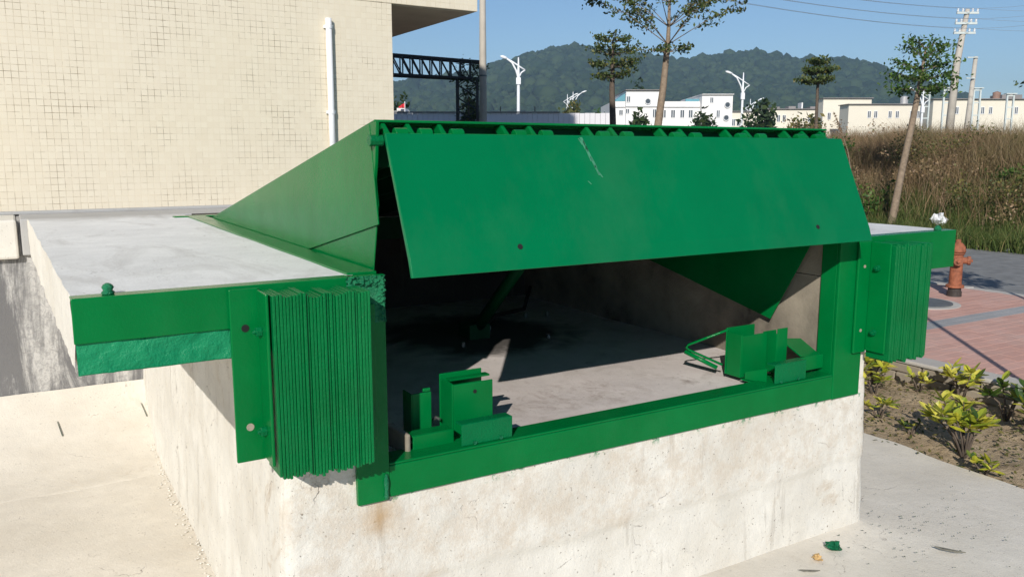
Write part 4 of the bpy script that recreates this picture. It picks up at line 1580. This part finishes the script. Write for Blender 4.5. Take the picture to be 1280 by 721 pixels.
# --- street lamps
def lamp(px, py_top, d0, label, flip=1, hscale=1.0):
    u = FU(px, d0)
    zt = FZ(py_top, d0)
    t = thing('street_lamp', HP(u, d0, -1.3), label, 'street lamp', 'white street lamps')
    k = d0 / F * hscale                       # metres per picture pixel there

    def q(du, dz):
        return HP(u + du * k * flip, d0, zt + dz * k)
    MB().tube([HP(u, d0, -1.3), q(0, -45), q(0, -24), q(0, 0)], [.16, .13, .12, .05], 10).build('pole', MLAMP, t, 0, True)
    arm = MB().tube([q(0, -26), q(-3, -15), q(-8, -6), q(-14, -1.5)], .075, 8)
    arm.tube([q(-14, -1.5), q(-6, -6), q(0, -10), q(8, -15)], .065, 8)
    arm.tube([q(8, -15), q(3.5, -18), q(.2, -25)], .06, 8)
    a = arm.build('arm', MLAMP, t, 0, True)
    m = MB()
    p0, p1 = Vector(q(-13.5, -1.3)), Vector(q(-22, 1.6))
    m.tube([p0, p0.lerp(p1, .3), p0.lerp(p1, .7), p1], [.07, .12, .13, .05], 10)
    m.build('lamp_head', MLAMP, a, 0, True)
    MB().hbox(u - .19, u + .19, d0 - .19, d0 + .19, zt - 32 * k, zt - 24 * k).build('collar_box', MLAMP, t, .02)
    return t


lamp(648, 72, 70, 'large white street lamp above the shaded pale wall')
lamp(927, 91, 90, 'large white street lamp above the cream buildings')
lamp(716, 115, 150, 'small far white street lamp left of the slender tree', -1, .75)
lamp(709, 118, 170, 'farthest white street lamp beside the yellowish tree top', -1, .6)
lamp(937, 124, 150, 'small far white street lamp behind the tall dark bush', -1, .75)
lamp(1152, 111, 100, 'white street lamp head peeping out behind the leaning tree', 1, .9)

# --- tall bare pole beside the overhang
d0 = 30.0
t = thing('bare_pole', HP(FU(604, d0), d0, -1.3), 'tall bare concrete pole beside the overhanging storey', 'pole')
MB().tube([HP(FU(604, d0), d0, -1.3), HP(FU(604, d0), d0, FZ(70, d0)), HP(FU(604, d0), d0, FZ(-60, d0))], [.15, .12, .095], 16).build('shaft', MPOLE, t, 0, True)
MB().tube([HP(FU(604, d0), d0, FZ(96, d0)), HP(FU(604, d0), d0, FZ(94, d0))], .135, 16).build('pole_band', MIRON, t)


# --- power poles and wires
def crossarm(t, u, d0, z, half):
    m = MB().hbox(u - half, u + half, d0 - .22, d0 - .10, z - .07, z + .07)
    o = m.build('crossarm', MBLUEG, t)
    for f in (-.9, -.45, .45, .9):
        c = HP(u + half * f, d0 - .16, z + .07)
        MB().lathe(c, [(.05, 0), (.09, .06), (.05, .10), (.08, .16), (.03, .22)], 8).build('insulator', MLAMP, o)


d0 = 60.0
pu = FU(1190, d0)
t = thing('power_pole', HP(FU(1186, d0), d0, -1.3), 'tall concrete power pole with three crossarms', 'pole', 'power poles')
MB().tube([HP(FU(1186, d0), d0, -1.3), HP(FU(1190, d0), d0, FZ(80, d0)), HP(FU(1198, d0), d0, FZ(12, d0))], [.30, .24, .15], 14).build('shaft', MPOLE, t, 0, True)
for py, px in ((17, 1197), (30, 1196), (42, 1195)):
    crossarm(t, FU(px, d0), d0, FZ(py, d0), .75)
d1 = 66.0
t = thing('power_pole', HP(FU(1208, d1), d1, -1.3), 'shorter concrete pole without crossarms right of the power pole', 'pole', 'power poles')
MB().tube([HP(FU(1207, d1), d1, -1.3), HP(FU(1213, d1), d1, FZ(71, d1))], [.24, .15], 14).build('shaft', MPOLE, t, 0, True)
MB().hbox(FU(1201, d1), FU(1214, d1), d1 - .24, d1 - .15, FZ(73, d1), FZ(71.8, d1)).build('bracket', MBLUEG, t)
MB().hbox(FU(1201, d1), FU(1212, d1), d1 - .30, d1 - .20, FZ(99, d1), FZ(97.8, d1)).build('bracket', MBLUEG, t)


def wire(p, q, sag, r=.009):
    p, q = Vector(p), Vector(q)
    pts = [p.lerp(q, k / 12) - Vector((0, 0, sag * 4 * (k / 12) * (1 - k / 12))) for k in range(13)]
    o = MB().tube(pts, r, 5).build('power_line', MWIRE)
    return tag(o, 'thin overhead wire strung from the power pole crossarms', 'wire', 'overhead wires')


for py, s_ in ((16, -1), (16, 1), (29, -1), (29, 1), (41, -1), (41, 1)):
    a = HP(FU(1196 + s_ * 11, d0), d0 - .16, FZ(py, d0) + .25)
    wire(a, HP(FU(640 + s_ * 40, 34), 34, FZ(py - 95 + s_ * 8, 34)), .5)
    wire(a, HP(FU(1500 + s_ * 40, 52), 52, FZ(py - 40 + s_ * 12, 52)), .6)

# --- black lattice gantry
gt = thing('lattice_gantry', HP(FU(584, 40), 40, -1.3), 'black lattice gantry with truss beam on a creeper-clad column', 'gantry')
dl, dr = 36.0, 40.0
NP = 13


def gp(px, py, d):
    return Vector(HP(FU(px, d, py), d, FZ(py, d)))


def chord(f, top, back):
    px = 440 + (600 - 440) * f
    d = dl + (dr - dl) * f + back
    y = (64 + 13 * f) if top else (90.5 + 8 * f)
    return Vector(HP(FU(px, dl + (dr - dl) * f), dl + (dr - dl) * f, FZ(y, dl + (dr - dl) * f))) + Vector(tuple(HF * back))


for back in (0, .9):
    for top in (True, False):
        MB().tube([chord(0, top, back), chord(1, top, back)], .055, 6).build('chord', MTRUSS, gt)
    for k in range(NP + 1):
        f = k / NP
        MB().tube([chord(f, True, back), chord(f, False, back)], .035, 5).build('upright', MTRUSS, gt)
        if k < NP:
            MB().tube([chord(f, True, back), chord((k + 1) / NP, False, back)], .032, 5).build('diagonal', MTRUSS, gt)
for k in range(NP + 1):
    MB().tube([chord(k / NP, True, 0), chord(k / NP, True, .9)], .03, 5).build('cross_tie', MTRUSS, gt)
d0 = 39.6
for back in (0, .9):
    for px in (571.5, 596.5):
        MB().hbox(FU(px, d0) - .05, FU(px, d0) + .05, d0 + back - .05, d0 + back + .05, -1.3, FZ(98, d0)).build('column_leg', MTRUSS, gt)
    for k in range(9):
        za, zb = -1.2 + k * .58, -1.2 + (k + 1) * .58
        ua, ub = FU(571.5, d0), FU(596.5, d0)
        MB().tube([HP(ua, d0 + back, za), HP(ub, d0 + back, zb)], .025, 5).build('lacing', MTRUSS, gt)
        MB().tube([HP(ub, d0 + back, za), HP(ua, d0 + back, zb)], .025, 5).build('lacing', MTRUSS, gt)
cr = thing('climbing_creeper', HP(FU(585, d0), d0, -1.3), 'dark creeper climbing the black lattice column', 'creeper')
C = []
for k in range(46):
    z_ = rng.uniform(-1.2, FZ(80, d0))
    c = np.array(HP(FU(rng.uniform(574, 597), d0), d0 + rng.uniform(0, .9), z_))
    C.append(c + rng.normal(size=(26, 3)) * np.array([.14, .14, .20]))
for (px, py) in ((603, 84), (606, 83), (598, 103), (566, 100), (601, 86)):
    C.append(np.array(HP(FU(px, d0), d0, FZ(py, d0))) + rng.normal(size=(22, 3)) * np.array([.12, .12, .09]))
MB().tube([HP(FU(583, d0), d0 + .4, -1.3), HP(FU(587, d0), d0 + .4, 1), HP(FU(584, d0), d0 + .4, 3.6)], [.06, .05, .02], 6).build('stem', MBARKD, cr)
crown('foliage', np.concatenate(C), .07, MLEAFD, cr)

# --- small white gatehouse with a red flag, seen past the wall corner
D = 84.0
t = thing('white_gatehouse', HP(FU(505, D), D, -1.3), 'low white gatehouse beside the tiled wall corner', 'building')
MB().hbox(FU(484, D), FU(512, D), D, D + 6, -1.3, FZ(139, D)).build('wall', MWB, t)
MB().hbox(FU(512.2, D), FU(524, D), D + .5, D + 5, -1.3, FZ(141.5, D)).build('side_wall', MWB, t)
MB().hbox(FU(497, D), FU(507, D), D - .4, D + 3, FZ(138.9, D), FZ(135.5, D)).build('roof_block', MWB, t)
MB().hbox(FU(509, D), FU(511, D), D - .06, D - .005, FZ(147, D), FZ(143, D)).build('window', MGLASSF, t)
t = thing('red_flag', HP(FU(507.5, D), D - 1, -1.3), 'small red flag above the white gatehouse', 'flag')
MB().tube([HP(FU(508, D), D - 1, -1.3), HP(FU(508, D), D - 1, FZ(128, D))], .05, 6).build('pole', MLAMP, t)
xs, zs = np.linspace(FU(500.5, D), FU(507.8, D), 10), np.linspace(FZ(136, D), FZ(129.5, D), 5)
Pf = np.zeros((5, 10, 3))
for i, z_ in enumerate(zs):
    for j, u_ in enumerate(xs):
        Pf[i, j] = HP(u_, D - 1 + .12 * math.sin(j * 1.1), z_ - .35 * (9 - j) / 9 * (i / 4))
fl = sheet('cloth', Pf, MRED, t)
so_ = fl.modifiers.new('thick', 'SOLIDIFY')
so_.thickness = .02

# --- wooded hill
RID = [(180, 150), (300, 130), (420, 112), (495, 101), (560, 92), (600, 84), (640, 71), (680, 58), (720, 53.5), (755, 60), (790, 63), (840, 71), (870, 69), (900, 64), (930, 61.5), (960, 66), (985, 71), (1030, 70), (1080, 77),
       (1110, 91), (1150, 104), (1180, 116), (1230, 134), (1300, 152), (1420, 172)]
rx_, ry_ = np.array([p for p, _ in RID]), np.array([q for _, q in RID])
nA, nT = 240, 60
pxs = np.linspace(180, 1420, nA)
az = YAW + np.arctan((pxs - 640) / F)
ridge = np.interp(pxs, rx_, ry_)
R1 = 900.0
dep = R1 * np.cos(az - YAW)
zr = CZ + dep * (np.sin(PIT) + (360.5 - ridge) / F * np.cos(PIT)) / (np.cos(PIT) - (360.5 - ridge) / F * np.sin(PIT)) - 5
tt = np.linspace(0, 1.35, nT)
A, TT = np.meshgrid(az, tt)
Rr = 430 + (R1 - 430) * TT
sm = np.where(TT < 1, TT ** 1.25, 1 - (TT - 1) * 1.2)
XX, YY = CX + Rr * np.sin(A), CY + Rr * np.cos(A)
spur = (vnoise(XX / 90, YY / 90, 41, 3, 1) - .5)
ZZ = -3 + (zr[None, :] + 3) * sm * (1 + spur * .75 * np.clip(1 - TT, 0, 1) * np.clip(TT * 3, 0, 1))
hill = tag(sheet('hill', np.stack([XX, YY, ZZ], -1), MHILL), kind='structure')
# forest crowns: a low ball, each roughened, spread over the slope
ico_v = []
for j, (b, nn_) in enumerate(((-.5, 6), (.15, 7), (.75, 5))):
    for i in range(nn_):
        a = 2 * math.pi * i / nn_ + j * .5
        ico_v.append((math.cos(a) * math.cos(b), math.sin(a) * math.cos(b), math.sin(b)))
ico_v.append((0, 0, 1.05))
bm_me = None
import bmesh
bm = bmesh.new()
for v in ico_v:
    bm.verts.new(v)
bmesh.ops.convex_hull(bm, input=bm.verts)
bmesh.ops.triangulate(bm, faces=bm.faces)
bm.verts.ensure_lookup_table()
bm.verts.index_update()
BV = np.array([v.co[:] for v in bm.verts])
BF = np.array([[v.index for v in f.verts] for f in bm.faces])
bm.free()
nt_ = 15000
ia, it = rng.random(nt_) * (nA - 1.01), rng.random(nt_) ** .75 * (nT - 1.01) * .86
i0, j0 = ia.astype(int), it.astype(int)
fa, ft = ia - i0, it - j0
G = np.stack([XX, YY, ZZ], -1)
Pt = (G[j0, i0] * ((1 - fa) * (1 - ft))[:, None] + G[j0, i0 + 1] * (fa * (1 - ft))[:, None] + G[j0 + 1, i0] * ((1 - fa) * ft)[:, None] + G[j0 + 1, i0 + 1] * (fa * ft)[:, None])
rad = rng.uniform(2.2, 5.0, nt_) * (1 + .8 * (rng.random(nt_) < .05))
Vt = BV[None] * rad[:, None, None] * (1 + rng.normal(size=(nt_, len(BV), 1)) * .14) * np.array([1, 1, .95]) + Pt[:, None, :] + np.array([0, 0, 1.2])
Ft = BF[None] + (np.arange(nt_) * len(BV))[:, None, None]
tag(link('forest', np_mesh('forest', Vt.reshape(-1, 3), Ft.reshape(-1, 3), MHILLT, True)), 'dark green forest covering the far hill', 'forest', None, 'stuff')

# ================================================================== AIR
hz_o = MB().box(-1700, 1700, -1700, 1700, -6, 140).build('haze', mat_haze())
tag(hz_o, kind='stuff')
